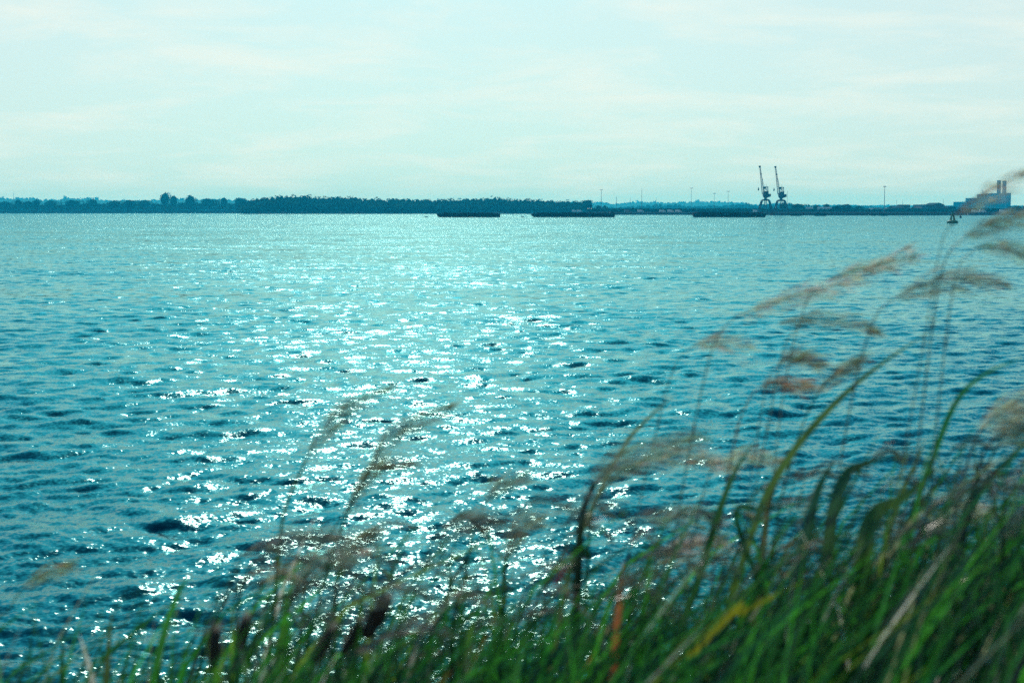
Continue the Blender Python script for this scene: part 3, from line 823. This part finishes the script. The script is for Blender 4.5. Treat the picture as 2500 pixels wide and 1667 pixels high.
M['soil'] = rough_mat('damp_bank_soil', (0.035, 0.04, 0.02), 0.95, 0.5, 6.0)
xs = np.concatenate([np.linspace(-40, -6, 18, endpoint=False), np.linspace(-6, 6, 90, endpoint=False), np.linspace(6, 40, 19)])
ys = np.concatenate([np.linspace(-25, 0, 14, endpoint=False), np.linspace(0, 9.0, 60)])
XX, YY = np.meshgrid(xs, ys, indexing='ij'); ny = len(ys)
i = np.arange(len(xs) - 1)[:, None] * ny + np.arange(ny - 1)[None, :]
tag(link_mesh('ground', np_mesh('ground', np.stack([XX, YY, bank_z(XX, YY)], -1).reshape(-1, 3), np.stack([i, i + ny, i + ny + 1, i + 1], -1).reshape(-1, 4)), M['soil'], None, True), kind='structure')


def smooth_line(pts, n):
    """Catmull-Rom through the points, n samples"""
    p = np.asarray(pts, float)
    if len(p) == 2: return p[0] + (p[1] - p[0]) * np.linspace(0, 1, n)[:, None]
    q = np.vstack([2 * p[0] - p[1], p, 2 * p[-1] - p[-2]])
    t = np.linspace(0, len(p) - 1 - 1e-6, n); i = t.astype(int); f = (t - i)[:, None]
    a, b, c, d = q[i], q[i + 1], q[i + 2], q[i + 3]
    return 0.5 * (2 * b + (c - a) * f + (2 * a - 5 * b + 4 * c - d) * f ** 2 + (3 * b - a - 3 * c + d) * f ** 3)


def ribbon(line, width, g, twist=0.5, fold=0.25):
    """grass leaf: three vertices across, tapering to its tip"""
    n = len(line)
    tn = np.gradient(line, axis=0); tn /= np.linalg.norm(tn, axis=1)[:, None]
    yaw = g.normal() * twist; toc = np.array([math.sin(yaw), -math.cos(yaw), 0.0])
    sd = np.cross(tn, toc); sd /= np.maximum(np.linalg.norm(sd, axis=1), 1e-6)[:, None]
    nm = np.cross(sd, tn); t = np.linspace(0, 1, n)
    w_ = (width * 0.5 * np.minimum(1, 0.55 + t * 1.6) * np.clip((1 - t) * 2.6, 0.03, 1) ** 0.8)[:, None]
    V = np.stack([line - sd * w_, line + nm * w_ * fold, line + sd * w_], 1).reshape(-1, 3)
    i = np.arange(n - 1) * 3
    Q = np.concatenate([np.stack([i, i + 1, i + 4, i + 3], -1), np.stack([i + 1, i + 2, i + 5, i + 4], -1)])
    return V, Q


class NP:
    def __init__(s): s.V = []; s.Q = []; s.C = []; s.b = 0
    def add(s, V, Q, c):
        s.V.append(V); s.Q.append(Q + s.b); s.b += len(V)
        c = np.asarray(c, float); s.C.append(np.tile(c, (len(V), 1)) if c.ndim == 1 else c)
    def build(s, name, mat, parent=None, smooth=True):
        return link_mesh(name, np_mesh(name, np.concatenate(s.V), np.concatenate(s.Q), np.concatenate(s.C)), mat, parent, smooth)


def np_tube(line, r0, r1, n=6):
    m = len(line); tn = np.gradient(line, axis=0); tn /= np.linalg.norm(tn, axis=1)[:, None]
    a = np.cross(tn, np.array([0.1, 1.0, 0.15])); a /= np.linalg.norm(a, axis=1)[:, None]; b = np.cross(tn, a)
    r_ = np.linspace(r0, r1, m)[:, None]
    V = np.stack([line + (a * math.cos(2 * PI * k / n) + b * math.sin(2 * PI * k / n)) * r_ for k in range(n)], 1).reshape(-1, 3)
    i = np.arange(m - 1)[:, None] * n; k = np.arange(n)[None, :]; k2 = (k + 1) % n
    return V, np.stack([i + k, i + k2, i + n + k2, i + n + k], -1).reshape(-1, 4)


def plume(line, g, col, thick=0.02, count=150, length=0.045, wdt=0.0022, spread=0.35):
    """feathery seed head: many thin spikelets round the rachis, swept by the wind"""
    out = NP()
    out.add(*np_tube(line, 0.0014, 0.0007, 4), np.array(col) * 0.8)
    n = len(line); tn = np.gradient(line, axis=0); tn /= np.linalg.norm(tn, axis=1)[:, None]
    u = g.uniform(0, 1, count) ** 0.9; idx = np.clip((u * (n - 1)).astype(int), 0, n - 1)
    base = line[idx]; t = tn[idx]
    env = np.sin(np.clip(u * 0.92 + 0.08, 0, 1) * PI) ** 0.6
    off = g.normal(size=(count, 3)); off -= t * np.sum(off * t, 1)[:, None]
    off /= np.linalg.norm(off, axis=1)[:, None]
    d = t + off * spread * g.uniform(0.3, 1.4, count)[:, None] + np.array([0.25, 0, -0.10]); d /= np.linalg.norm(d, axis=1)[:, None]
    st = base + off * (thick * 0.35 * env * g.uniform(0.1, 1, count))[:, None]
    ln = (length * g.uniform(0.5, 1.3, count) * (0.5 + 0.5 * env))[:, None]
    sd = np.cross(d, g.normal(size=(count, 3))); sd /= np.linalg.norm(sd, axis=1)[:, None]
    w_ = wdt * g.uniform(0.5, 1.3, count)[:, None]
    V = np.stack([st, st + d * ln * 0.45 + sd * w_, st + d * ln, st + d * ln * 0.45 - sd * w_], 1).reshape(-1, 3)
    C = np.repeat(np.array(col)[None] * g.uniform(0.55, 1.5, count)[:, None] * (1 + 0.15 * g.normal(size=(count, 3))), 4, 0)
    out.add(V, np.arange(4 * count).reshape(-1, 4), np.clip(C, 0.005, 0.9))
    return out


GRN, DGR, YEL, STRAW, ORA, RED, PALE = (0.032, 0.20, 0.020), (0.010, 0.065, 0.026), (0.16, 0.26, 0.025), (0.32, 0.33, 0.17), (0.34, 0.15, 0.03), (0.30, 0.06, 0.04), (0.55, 0.55, 0.47)
BEIGE, BROWN, GREY, PINK = (0.46, 0.47, 0.33), (0.25, 0.25, 0.16), (0.25, 0.33, 0.24), (0.46, 0.40, 0.29)
K = 2500 / 2352.0


def pix_line(pts, d):
    return [P(px * K, py * K, d + 0.0006 * (px - pts[0][0])) for px, py in pts]


def plant(name, cat, label, d, stem=None, head=None, leaf=None, scol=GRN, hcol=BEIGE, lcol=GRN, r=0.0028, thick=0.022, lw=0.014, count=150, length=0.045, group=None, seed=0, cattail=None, lean=0.35):
    """one tall plant. stem / head / leaf are lines on which it was seen, set at distance d and rooted in the bank below"""
    g = np.random.default_rng(seed + 100)
    first = (stem or leaf)[0]; second = (stem or leaf)[1]
    p0 = P(first[0] * K, first[1] * K, d); p1 = P(second[0] * K, second[1] * K, d)
    slope = np.clip((p1[0] - p0[0]) / max(p1[2] - p0[2], 0.02), -lean, lean)
    gz0 = float(bank_z(p0[0], d)); drop = max(0.05, p0[2] - gz0)
    bx_ = p0[0] - slope * drop * 0.55; root = np.array([bx_, d, float(bank_z(bx_, d)) - 0.02])
    t = empty(name, root, label, cat, group)
    mid = np.array([p0[0] - slope * drop * 0.42, d, root[2] + (p0[2] - root[2]) * 0.5])
    if stem:
        line = smooth_line([root, mid] + pix_line(stem, d), 26) - root
        r = r * 1.0 if r < 0.0026 else r
        o = NP(); o.add(*np_tube(line, r * 1.25, r * 0.6, 7), scol)
        # nodes on the stem
        for q in (8, 15): o.add(*np_tube(line[q:q + 2] * 0.5 + line[q:q + 1] * 0.5, r * 1.5, r * 1.5, 7), np.array(scol) * 0.8)
        o.build('stem', M['grass'], t)
    if head:
        hl = smooth_line(pix_line(head, d + (0.0006 * (head[0][0] - first[0]))), 30) - root
        plume(hl, g, hcol, thick * 1.7, int(count * 1.5), length * 1.35, 0.00085, 0.30).build('seed_head', M['plume'], t, False)
    if cattail:
        (xa, ya), (xb, yb), rad = cattail
        a = P(xa * K, ya * K, d) - root; b = P(xb * K, yb * K, d) - root
        u = np.linspace(0, 1, 12); prof = rad * np.sin(np.clip(0.10 + u * 0.82, 0, 1) * PI) ** 0.45
        line = a + (b - a) * u[:, None]; o = NP(); V, Q = np_tube(line, 1, 1, 10)
        V = np.repeat(line, 10, 0) + (V - np.repeat(line, 10, 0)) * np.repeat(prof, 10)[:, None]
        V += g.normal(size=V.shape) * 0.0006; o.add(V, Q, hcol)
        # bristles
        n = 260; uu = g.integers(0, 12, n); an = g.normal(size=(n, 3)); an /= np.linalg.norm(an, axis=1)[:, None]
        ax_ = (b - a) / np.linalg.norm(b - a); an = an - ax_ * (an @ ax_)[:, None]
        st = line[uu] + an * prof[uu][:, None]; dd = an * 0.5 + ax_ * 0.8; sdv = np.cross(dd, an); sdv /= np.maximum(np.linalg.norm(sdv, axis=1), 1e-5)[:, None]
        V = np.stack([st - sdv * 0.0005, st + sdv * 0.0005, st + dd * 0.016, st + dd * 0.0158], 1).reshape(-1, 3); o.add(V, np.arange(4 * n).reshape(-1, 4), (0.24, 0.23, 0.20))
        o.build('seed_head', M['plume'], t)
    if leaf:
        pts = pix_line(leaf, d)
        line = smooth_line(([root, mid] if not stem else []) + pts, 24) - root
        o = NP(); V, Q = ribbon(line, lw, g, 0.25)
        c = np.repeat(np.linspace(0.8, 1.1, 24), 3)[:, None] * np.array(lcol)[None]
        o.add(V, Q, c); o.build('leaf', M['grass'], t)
    return t


REEDS = [
    # label, d, stem, head, options
    ('yellow stemmed plume grass bent furthest left over the glitter', 2.5, [(628, 1420), (650, 1190), (703, 1055)], [(703, 1055), (735, 1000), (790, 940), (895, 890)], dict(scol=YEL, hcol=GREY, r=0.0034)),
    ('plume grass whose long head points at the sun glitter centre', 2.5, [(720, 1430), (785, 1210), (850, 1085)], [(850, 1085), (885, 1010), (945, 970), (1030, 935)], dict(scol=GRN, hcol=GREY)),
    ('plume grass with a dense mid height head between two taller ones', 2.6, [(690, 1450), (712, 1300), (790, 1180)], [(790, 1180), (830, 1110), (870, 1070), (960, 1060)], dict(hcol=BROWN, scol=DGR)),
    ('low pinkish plume grass drooping right below the yellow stem', 2.5, [(560, 1500), (590, 1370), (610, 1335)], [(600, 1340), (660, 1310), (740, 1280), (850, 1265)], dict(hcol=PINK, thick=0.03, count=170)),
    ('thick dark stalk with a heavy nodding plume near the picture centre', 2.3, [(1322, 1480), (1330, 1270), (1338, 1180), (1365, 1110)], [(1350, 1130), (1400, 1075), (1480, 1040), (1600, 1000)], dict(scol=DGR, hcol=GREY, r=0.0085, thick=0.04, count=230, length=0.06)),
    ('plume grass with a flat pale head right of the heavy nodding plume', 2.4, [(1345, 1400), (1360, 1180), (1420, 1085)], [(1420, 1085), (1520, 1050), (1600, 1050), (1690, 1075)], dict(hcol=BEIGE, thick=0.03, count=190)),
    ('orange seeded plume grass with a long level head above the water', 2.4, [(1540, 1300), (1590, 1000), (1640, 790), (1690, 728)], [(1690, 728), (1780, 695), (1850, 672), (1960, 640), (2090, 565)], dict(hcol=PINK, scol=GREY, r=0.0016, thick=0.028, count=190)),
    ('plume grass with a short dark head just under the long level one', 2.4, [(1700, 1300), (1760, 1000), (1800, 800), (1850, 735)], [(1790, 742), (1860, 732), (1950, 740), (2010, 760)], dict(hcol=BROWN, scol=GREY, r=0.0014, count=130)),
    ('plume grass with a faint beige head rising toward the horizon', 2.5, [(1760, 1250), (1800, 900), (1850, 700), (1905, 640)], [(1905, 640), (1990, 615), (2100, 590)], dict(hcol=BEIGE, scol=GREY, r=0.0013, count=100)),
    ('brown plume grass with a blunt level head below the green buoy', 2.3, [(1900, 1250), (1960, 900), (2010, 730), (2060, 680)], [(2060, 685), (2130, 650), (2210, 640), (2310, 655)], dict(hcol=BROWN, scol=GREY, r=0.0016, thick=0.034, count=200)),
    ('tallest plume grass, its pink head crossing the power station', 2.2, [(2050, 1200), (2120, 800), (2160, 570), (2195, 495)], [(2195, 495), (2230, 462), (2280, 435), (2350, 395)], dict(hcol=PINK, scol=GREY, r=0.0011, count=70, thick=0.026)),
    ('second tallest plume grass, arching at the right edge under the buoy', 2.2, [(2090, 1200), (2140, 760), (2170, 600), (2215, 545)], [(2215, 545), (2270, 515), (2330, 502), (2420, 490)], dict(hcol=GREY, scol=GREY, r=0.0016, count=150)),
    ('dark grey plume grass at the right edge with a drooping tip', 2.2, [(2130, 1200), (2170, 800), (2200, 620), (2240, 570)], [(2240, 570), (2290, 565), (2350, 585), (2420, 620)], dict(hcol=GREY, scol=GREY, r=0.0014, count=120)),
    ('small plume grass, leftmost of the pale heads over open water', 2.5, [(1440, 1300), (1510, 980), (1550, 840), (1590, 795)], [(1590, 795), (1640, 785), (1720, 795)], dict(hcol=BEIGE, scol=GREY, r=0.0012, count=80)),
    ('reddish plume grass with a stubby head left of the long green blade', 2.4, [(1640, 1300), (1690, 1000), (1725, 910), (1750, 888)], [(1745, 890), (1790, 880), (1860, 888)], dict(hcol=(0.34, 0.24, 0.16), scol=PINK, r=0.0018, count=120, thick=0.028)),
    ('small tilted plume grass above the reddish stubby one', 2.4, [(1700, 1300), (1740, 1000), (1765, 870), (1790, 838)], [(1785, 842), (1820, 820), (1880, 835)], dict(hcol=BROWN, scol=GREY, r=0.0012, count=100)),
    ('plume grass with a narrow upright head touching the long green blade', 2.4, [(1760, 1320), (1810, 1080), (1850, 960), (1880, 900)], [(1880, 900), (1920, 860), (1975, 828)], dict(hcol=BROWN, scol=GRN, r=0.0018, count=110)),
    ('broad beige plume grass massed at the right edge, mid height', 2.1, [(2140, 1500), (2200, 1150), (2240, 1010), (2260, 985)], [(2250, 990), (2300, 955), (2360, 935), (2440, 925)], dict(hcol=BEIGE, scol=GREY, thick=0.045, count=240, length=0.06)),
    ('dark plume grass under the broad beige head at the right edge', 2.1, [(2180, 1500), (2220, 1200), (2255, 1050), (2280, 1010)], [(2270, 1020), (2320, 995), (2420, 985)], dict(hcol=GREY, scol=DGR, thick=0.03, count=150)),
    ('plume grass with a curled straw head close below the long blade', 2.4, [(1560, 1420), (1600, 1200), (1630, 1090), (1660, 1058)], [(1650, 1062), (1710, 1045), (1790, 1055)], dict(hcol=BEIGE, scol=GREY, r=0.0014, count=110)),
    ('plume grass with a low level head right of the thick dark stalk', 2.4, [(1400, 1450), (1440, 1280), (1480, 1200)], [(1480, 1200), (1560, 1185), (1650, 1195)], dict(hcol=GREY, scol=DGR, r=0.0016, count=130, thick=0.03)),
    ('pinkish plume grass lying low over the glitter, centre right', 2.4, [(1420, 1500), (1460, 1360), (1500, 1290)], [(1500, 1290), (1570, 1255), (1660, 1240)], dict(hcol=PINK, scol=DGR, r=0.0016, count=140, thick=0.03)),
    ('plume grass with a pale head over the leaf crowd, lower right', 2.2, [(2040, 1500), (2080, 1300), (2120, 1210)], [(2120, 1210), (2190, 1180), (2270, 1175)], dict(hcol=BEIGE, scol=GRN, r=0.0018, count=150, thick=0.03)),
    ('dark plume grass leaning at the lower right edge of the picture', 2.0, [(2190, 1520), (2230, 1330), (2275, 1240)], [(2275, 1240), (2330, 1190), (2420, 1160)], dict(hcol=GREY, scol=DGR, thick=0.035, count=180)),
    ('thin plume grass with a wisp of a head left of the nodding plume', 2.4, [(1060, 1450), (1080, 1250), (1110, 1160)], [(1110, 1160), (1140, 1120), (1200, 1095)], dict(hcol=GREY, scol=GRN, r=0.0016, count=90)),
    ('dark short plume grass standing in the glitter left of centre', 2.4, [(1150, 1520), (1158, 1330), (1165, 1270)], [(1162, 1290), (1180, 1230), (1230, 1190)], dict(hcol=BROWN, scol=DGR, r=0.004, count=120, thick=0.03)),
    ('faint yellow plume grass arching at the left edge', 2.6, [(-30, 1480), (20, 1400), (50, 1350)], [(50, 1350), (90, 1322), (150, 1300)], dict(hcol=STRAW, scol=YEL, r=0.0016, count=70)),
    ('red sprigged grass low in the middle of the picture', 2.4, [(1240, 1500), (1245, 1400), (1255, 1340)], [(1250, 1360), (1270, 1320), (1300, 1290)], dict(hcol=(0.24, 0.06, 0.08), scol=RED, r=0.0018, count=60)),
    ('brown plume grass above the sedge heads, left of the glitter', 2.4, [(770, 1560), (770, 1380), (782, 1300)], [(778, 1330), (800, 1260), (850, 1225)], dict(hcol=BROWN, scol=GRN, r=0.003, count=130, thick=0.03)),
    ('plume grass with a dark ragged head rising from the sedge heads', 2.5, [(640, 1540), (655, 1440), (670, 1370)], [(668, 1385), (700, 1330), (760, 1300)], dict(hcol=GREY, scol=DGR, r=0.002, count=120, thick=0.03)),
]
for k, (lb, d, st, hd, op) in enumerate(REEDS):
    plant('plume_grass', 'grass plant', lb, d, stem=st, head=hd, group='wind bent plume grasses on the near bank', seed=k, **op)

BLADES = [
    ('long yellow green blade slanting high across the right of the water', 2.2, [(1715, 1260), (1790, 1085), (1890, 955), (2005, 850), (2135, 762)], (0.11, 0.20, 0.03), 0.012),
    ('dark green blade standing left of the long yellow green one', 2.3, [(1545, 1500), (1600, 1345), (1650, 1180), (1690, 1080), (1735, 1010)], (0.03, 0.11, 0.025), 0.014),
    ('broad dark blade, left one of the upright pair at lower right', 2.1, [(1800, 1520), (1840, 1290), (1878, 1130), (1922, 1048)], DGR, 0.021),
    ('dark blade with a bent tip, right one of the upright pair', 2.1, [(1890, 1500), (1905, 1220), (1940, 1095), (1985, 1065), (2050, 1050)], (0.025, 0.09, 0.02), 0.018),
    ('thick folded blade with a yellow elbow at lower right', 2.1, [(1985, 1500), (1985, 1260), (2015, 1175), (2070, 1145), (2160, 1070)], (0.05, 0.12, 0.02), 0.026),
    ('yellow orange blade lying diagonally across the lower right grass', 1.95, [(1640, 1450), (1700, 1408), (1810, 1352), (1935, 1293)], (0.26, 0.27, 0.02), 0.010),
    ('slim green stalk rising to a thin tip near the right edge', 2.2, [(2050, 1320), (2140, 1060), (2195, 925), (2260, 860), (2352, 820)], GRN, 0.009),
    ('dark stalk slanting into the right edge above the leaf crowd', 2.2, [(2150, 1400), (2230, 1170), (2290, 1080), (2400, 985)], DGR, 0.015),
    ('orange red leaf glowing upright in the lower middle grass', 2.1, [(1410, 1520), (1422, 1400), (1426, 1340), (1432, 1285)], (0.40, 0.13, 0.05), 0.012),
    ('pale dead leaf tip standing alone at the lower left', 2.3, [(225, 1660), (212, 1560), (196, 1500), (182, 1455)], PALE, 0.013),
    ('green blade with a brown tip second from the left edge', 2.4, [(240, 1660), (248, 1500), (258, 1395)], (0.06, 0.10, 0.03), 0.012),
    ('green blade leaning right at the lower left', 2.4, [(340, 1640), (370, 1480), (410, 1360), (440, 1320)], GRN, 0.012),
    ('short dark blade near the bottom left corner', 2.4, [(140, 1680), (142, 1540), (146, 1440)], DGR, 0.011),
    ('bright lime blade at the bottom left of the sedge heads', 2.2, [(520, 1680), (500, 1560), (488, 1480)], (0.10, 0.22, 0.02), 0.017),
    ('bright green blade between the dark sedge heads', 2.2, [(590, 1690), (640, 1520), (655, 1400), (690, 1270)], (0.06, 0.22, 0.02), 0.016),
    ('brilliant green blade at the bottom right of the sedge heads', 2.2, [(780, 1690), (810, 1520), (828, 1400), (838, 1330)], (0.05, 0.20, 0.02), 0.015),
    ('lime blade catching the light in the bottom middle', 2.1, [(1060, 1690), (1065, 1530), (1080, 1450), (1084, 1390)], (0.10, 0.26, 0.02), 0.015),
    ('wide bright green blade at the bottom right of the middle', 1.9, [(1790, 1720), (1800, 1600), (1812, 1520), (1820, 1450)], (0.03, 0.20, 0.02), 0.030),
    ('long thin blade bending left of the thick dark stalk', 2.4, [(1270, 1500), (1330, 1240), (1430, 1030), (1500, 950), (1552, 905)], (0.12, 0.17, 0.06), 0.009),
    ('thin blade leaning right between the two pairs of blades', 2.3, [(1760, 1400), (1690, 1180), (1760, 1170), (1890, 1140)], DGR, 0.010),
    ('short tan tipped blade hanging right of the dark green blade', 2.4, [(1740, 1350), (1770, 1130), (1800, 1060), (1850, 1010)], (0.14, 0.14, 0.05), 0.011),
    ('thin blade with an orange base left of the slim green stalk', 2.3, [(2010, 1350), (2065, 1150), (2105, 1060), (2130, 1000)], (0.10, 0.16, 0.03), 0.009),
]
for k, (lb, d, lf, c, wd_) in enumerate(BLADES):
    plant('grass_blade', 'grass blade', lb, d, leaf=lf, lcol=c, lw=wd_, lean=1.2 if 'diagonally' in lb else 0.35, group='long single blades on the near bank', seed=200 + k)

SEDGE = [('largest dark sedge head, tilted right at the edge of the glitter', 1.95, (838, 1462), (892, 1368), 0.0120), ('dark sedge head just left of the largest one', 1.95, (788, 1500), (826, 1425), 0.0080),
         ('slanting dark sedge head low between two green blades', 1.95, (722, 1520), (766, 1440), 0.0080), ('upright black sedge head left of the glitter', 1.95, (548, 1490), (566, 1415), 0.0085), ('browner sedge head, leftmost of the dark heads', 1.95, (488, 1530), (498, 1440), 0.0085)]
for k, (lb, d, a, b, rad) in enumerate(SEDGE):
    plant('sedge', 'sedge', lb, d, stem=[(a[0] - (b[0] - a[0]) * 0.8, a[1] + 130), a, b], scol=GRN, hcol=(0.10, 0.078, 0.062), r=0.0022, cattail=(a, b, rad), group='dark headed sedges on the near bank', seed=300 + k)

# the crowd of grass nobody could count: one object
g = np.random.default_rng(77); G = NP()
ENV = [(-900, 1640), (0, 1640), (300, 1590), (500, 1550), (650, 1505), (850, 1470), (1050, 1445), (1250, 1420), (1450, 1395), (1700, 1390), (1900, 1350), (2150, 1280), (2350, 1230), (2500, 1200), (3400, 1150)]
DEN = [(-900, 0.30), (250, 0.42), (500, 0.75), (800, 0.85), (1000, 0.95), (1300, 0.95), (1700, 1.0), (2500, 1.1), (3400, 1.0)]
pal = [(GRN, 5), ((0.018, 0.14, 0.02), 6), (DGR, 12), ((0.05, 0.28, 0.02), 4), (YEL, 0.9), (STRAW, 0.9), (PALE, 0.25), (ORA, 0.2), (RED, 0.1), (GREY, 0.8)]
pw = np.array([p[1] for p in pal]); pw = pw / pw.sum()
made = 0
while made < 6400:
    px = g.uniform(-900, 3400)
    if g.uniform() > interp(DEN, px) / 1.1: continue
    # blades stand in tufts, with gaps between them
    if math.sin(px * 0.021 + 2.0 * math.sin(px * 0.0063)) < -0.35 and g.uniform() < 0.55: continue
    top = interp(ENV, px)
    kind_ = g.uniform()
    if kind_ < 0.50: py = top + abs(g.normal()) * 160 - 10; d = g.uniform(1.7, 3.2)
    elif kind_ < 0.66: py = top - 230 * g.uniform() ** 1.5; d = g.uniform(1.9, 2.8)
    else: py = g.uniform(top + 90, 2050); d = g.uniform(1.5, 2.5)
    tip = P(px, py, d)
    lean = g.uniform(0.0, 0.22) + 0.09 * g.normal() + (0.05 if kind_ < 0.66 else 0.0)
    x0 = tip[0] - lean; y0 = d + g.normal() * 0.06
    z0 = float(bank_z(x0, y0)); h = tip[2] - z0
    if h < 0.12: continue
    root = np.array([x0, y0, z0 - 0.02])
    ctrl = [root, root + (tip - root) * np.array([0.10, 0.3, 0.42]), root + (tip - root) * np.array([0.45, 0.7, 0.80]), tip]
    u_ = g.uniform()
    if u_ < 0.3: ctrl[-1] = tip + np.array([0.10, 0, -0.05]) * g.uniform(0.3, 1.2)
    elif u_ < 0.4: ctrl[-1] = tip + np.array([-0.10, 0, -0.02]) * g.uniform(0.3, 1.2)
    line = smooth_line(ctrl, 9)
    c = np.array(pal[g.choice(len(pal), p=pw)][0]) * g.uniform(0.25, 1.75)
    V, Q = ribbon(line, (0.003 if kind_ < 0.66 else 0.004) + (0.008 if kind_ < 0.66 else 0.012) * g.uniform() ** 2.0, g, 1.0)
    G.add(V, Q, c); made += 1
# short undergrowth further back on the slope and behind the frame
for _ in range(3500):
    x0 = g.uniform(-2.6, 3.2); y0 = g.uniform(1.2, 4.6)
    z0 = float(bank_z(x0, y0)); h = g.uniform(0.25, 0.55) * (1.15 if x0 > 0.2 else 0.8)
    root = np.array([x0, y0, z0 - 0.02]); tip = root + np.array([g.uniform(0, 0.25), g.normal() * 0.08, h])
    line = smooth_line([root, root + (tip - root) * np.array([0.2, 0.4, 0.55]), tip], 6)
    c = np.array(pal[g.choice(len(pal), p=pw)][0]) * g.uniform(0.6, 1.2)
    V, Q = ribbon(line, g.uniform(0.005, 0.011), g, 1.2); G.add(V, Q, c)
# loose small seed heads among the blades
for _ in range(150):
    px = g.uniform(520, 3000); top = interp(ENV, px); d = g.uniform(1.8, 2.8); py = g.uniform(top - 170, top + 200)
    a = P(px, py, d); ln = g.uniform(0.05, 0.14)
    line = smooth_line([a, a + np.array([ln * 0.5, 0.01, ln * 0.25]), a + np.array([ln, 0.02, ln * 0.2 * g.normal()])], 10)
    x0 = a[0] - g.uniform(0.1, 0.3); root = np.array([x0, d, float(bank_z(x0, d))])
    G.add(*np_tube(smooth_line([root, root + (a - root) * np.array([0.3, 0.5, 0.6]), a], 8), 0.0013, 0.0008, 4), DGR)
    q = plume(line, g, np.array([BEIGE, GREY, GREY, BROWN, PINK][g.integers(0, 5)]) * g.uniform(0.25, 0.7), 0.018, 45, 0.045, 0.0009, 0.22)
    for V, Q, C in zip(q.V, (q.Q[0], q.Q[1] - len(q.V[0])), q.C): G.add(V, Q, C)
tag(G.build('grass', M['grass']), 'dense wind blown green grass covering the near river bank', 'grass', kind='stuff')


# ------------------------------------------------------------------ air
hm, nt, out = new_mat('haze_air')
pv = nt.nodes.new('ShaderNodeVolumePrincipled')
pv.inputs['Color'].default_value = (0.015, 0.58, 0.95, 1); pv.inputs['Density'].default_value = 0.00019; pv.inputs['Anisotropy'].default_value = 0.15
pv.inputs['Absorption Color'].default_value = (0.35, 1, 1, 1)
nt.links.new(pv.outputs[0], out.inputs['Volume'])
hz = MB().box(-8000, 8000, -60, 7600, -3, 78).build('haze', hm)
tag(hz, kind='stuff'); hz.display_type = 'WIRE'

# ------------------------------------------------------------------ render settings
scene.view_settings.view_transform = 'Standard'; scene.view_settings.look = 'None'; scene.view_settings.exposure = 0.0; scene.view_settings.gamma = 1.0
scene.render.engine = 'CYCLES'
cy = scene.cycles
cy.max_bounces = 6; cy.diffuse_bounces = 2; cy.glossy_bounces = 3; cy.transmission_bounces = 4; cy.volume_bounces = 2; cy.transparent_max_bounces = 8
cy.caustics_reflective = False; cy.caustics_refractive = False
cy.sample_clamp_indirect = 4.0; cy.sample_clamp_direct = 8.0
cy.use_denoising = False; cy.pixel_filter_type = 'BLACKMAN_HARRIS'; cy.filter_width = 1.5
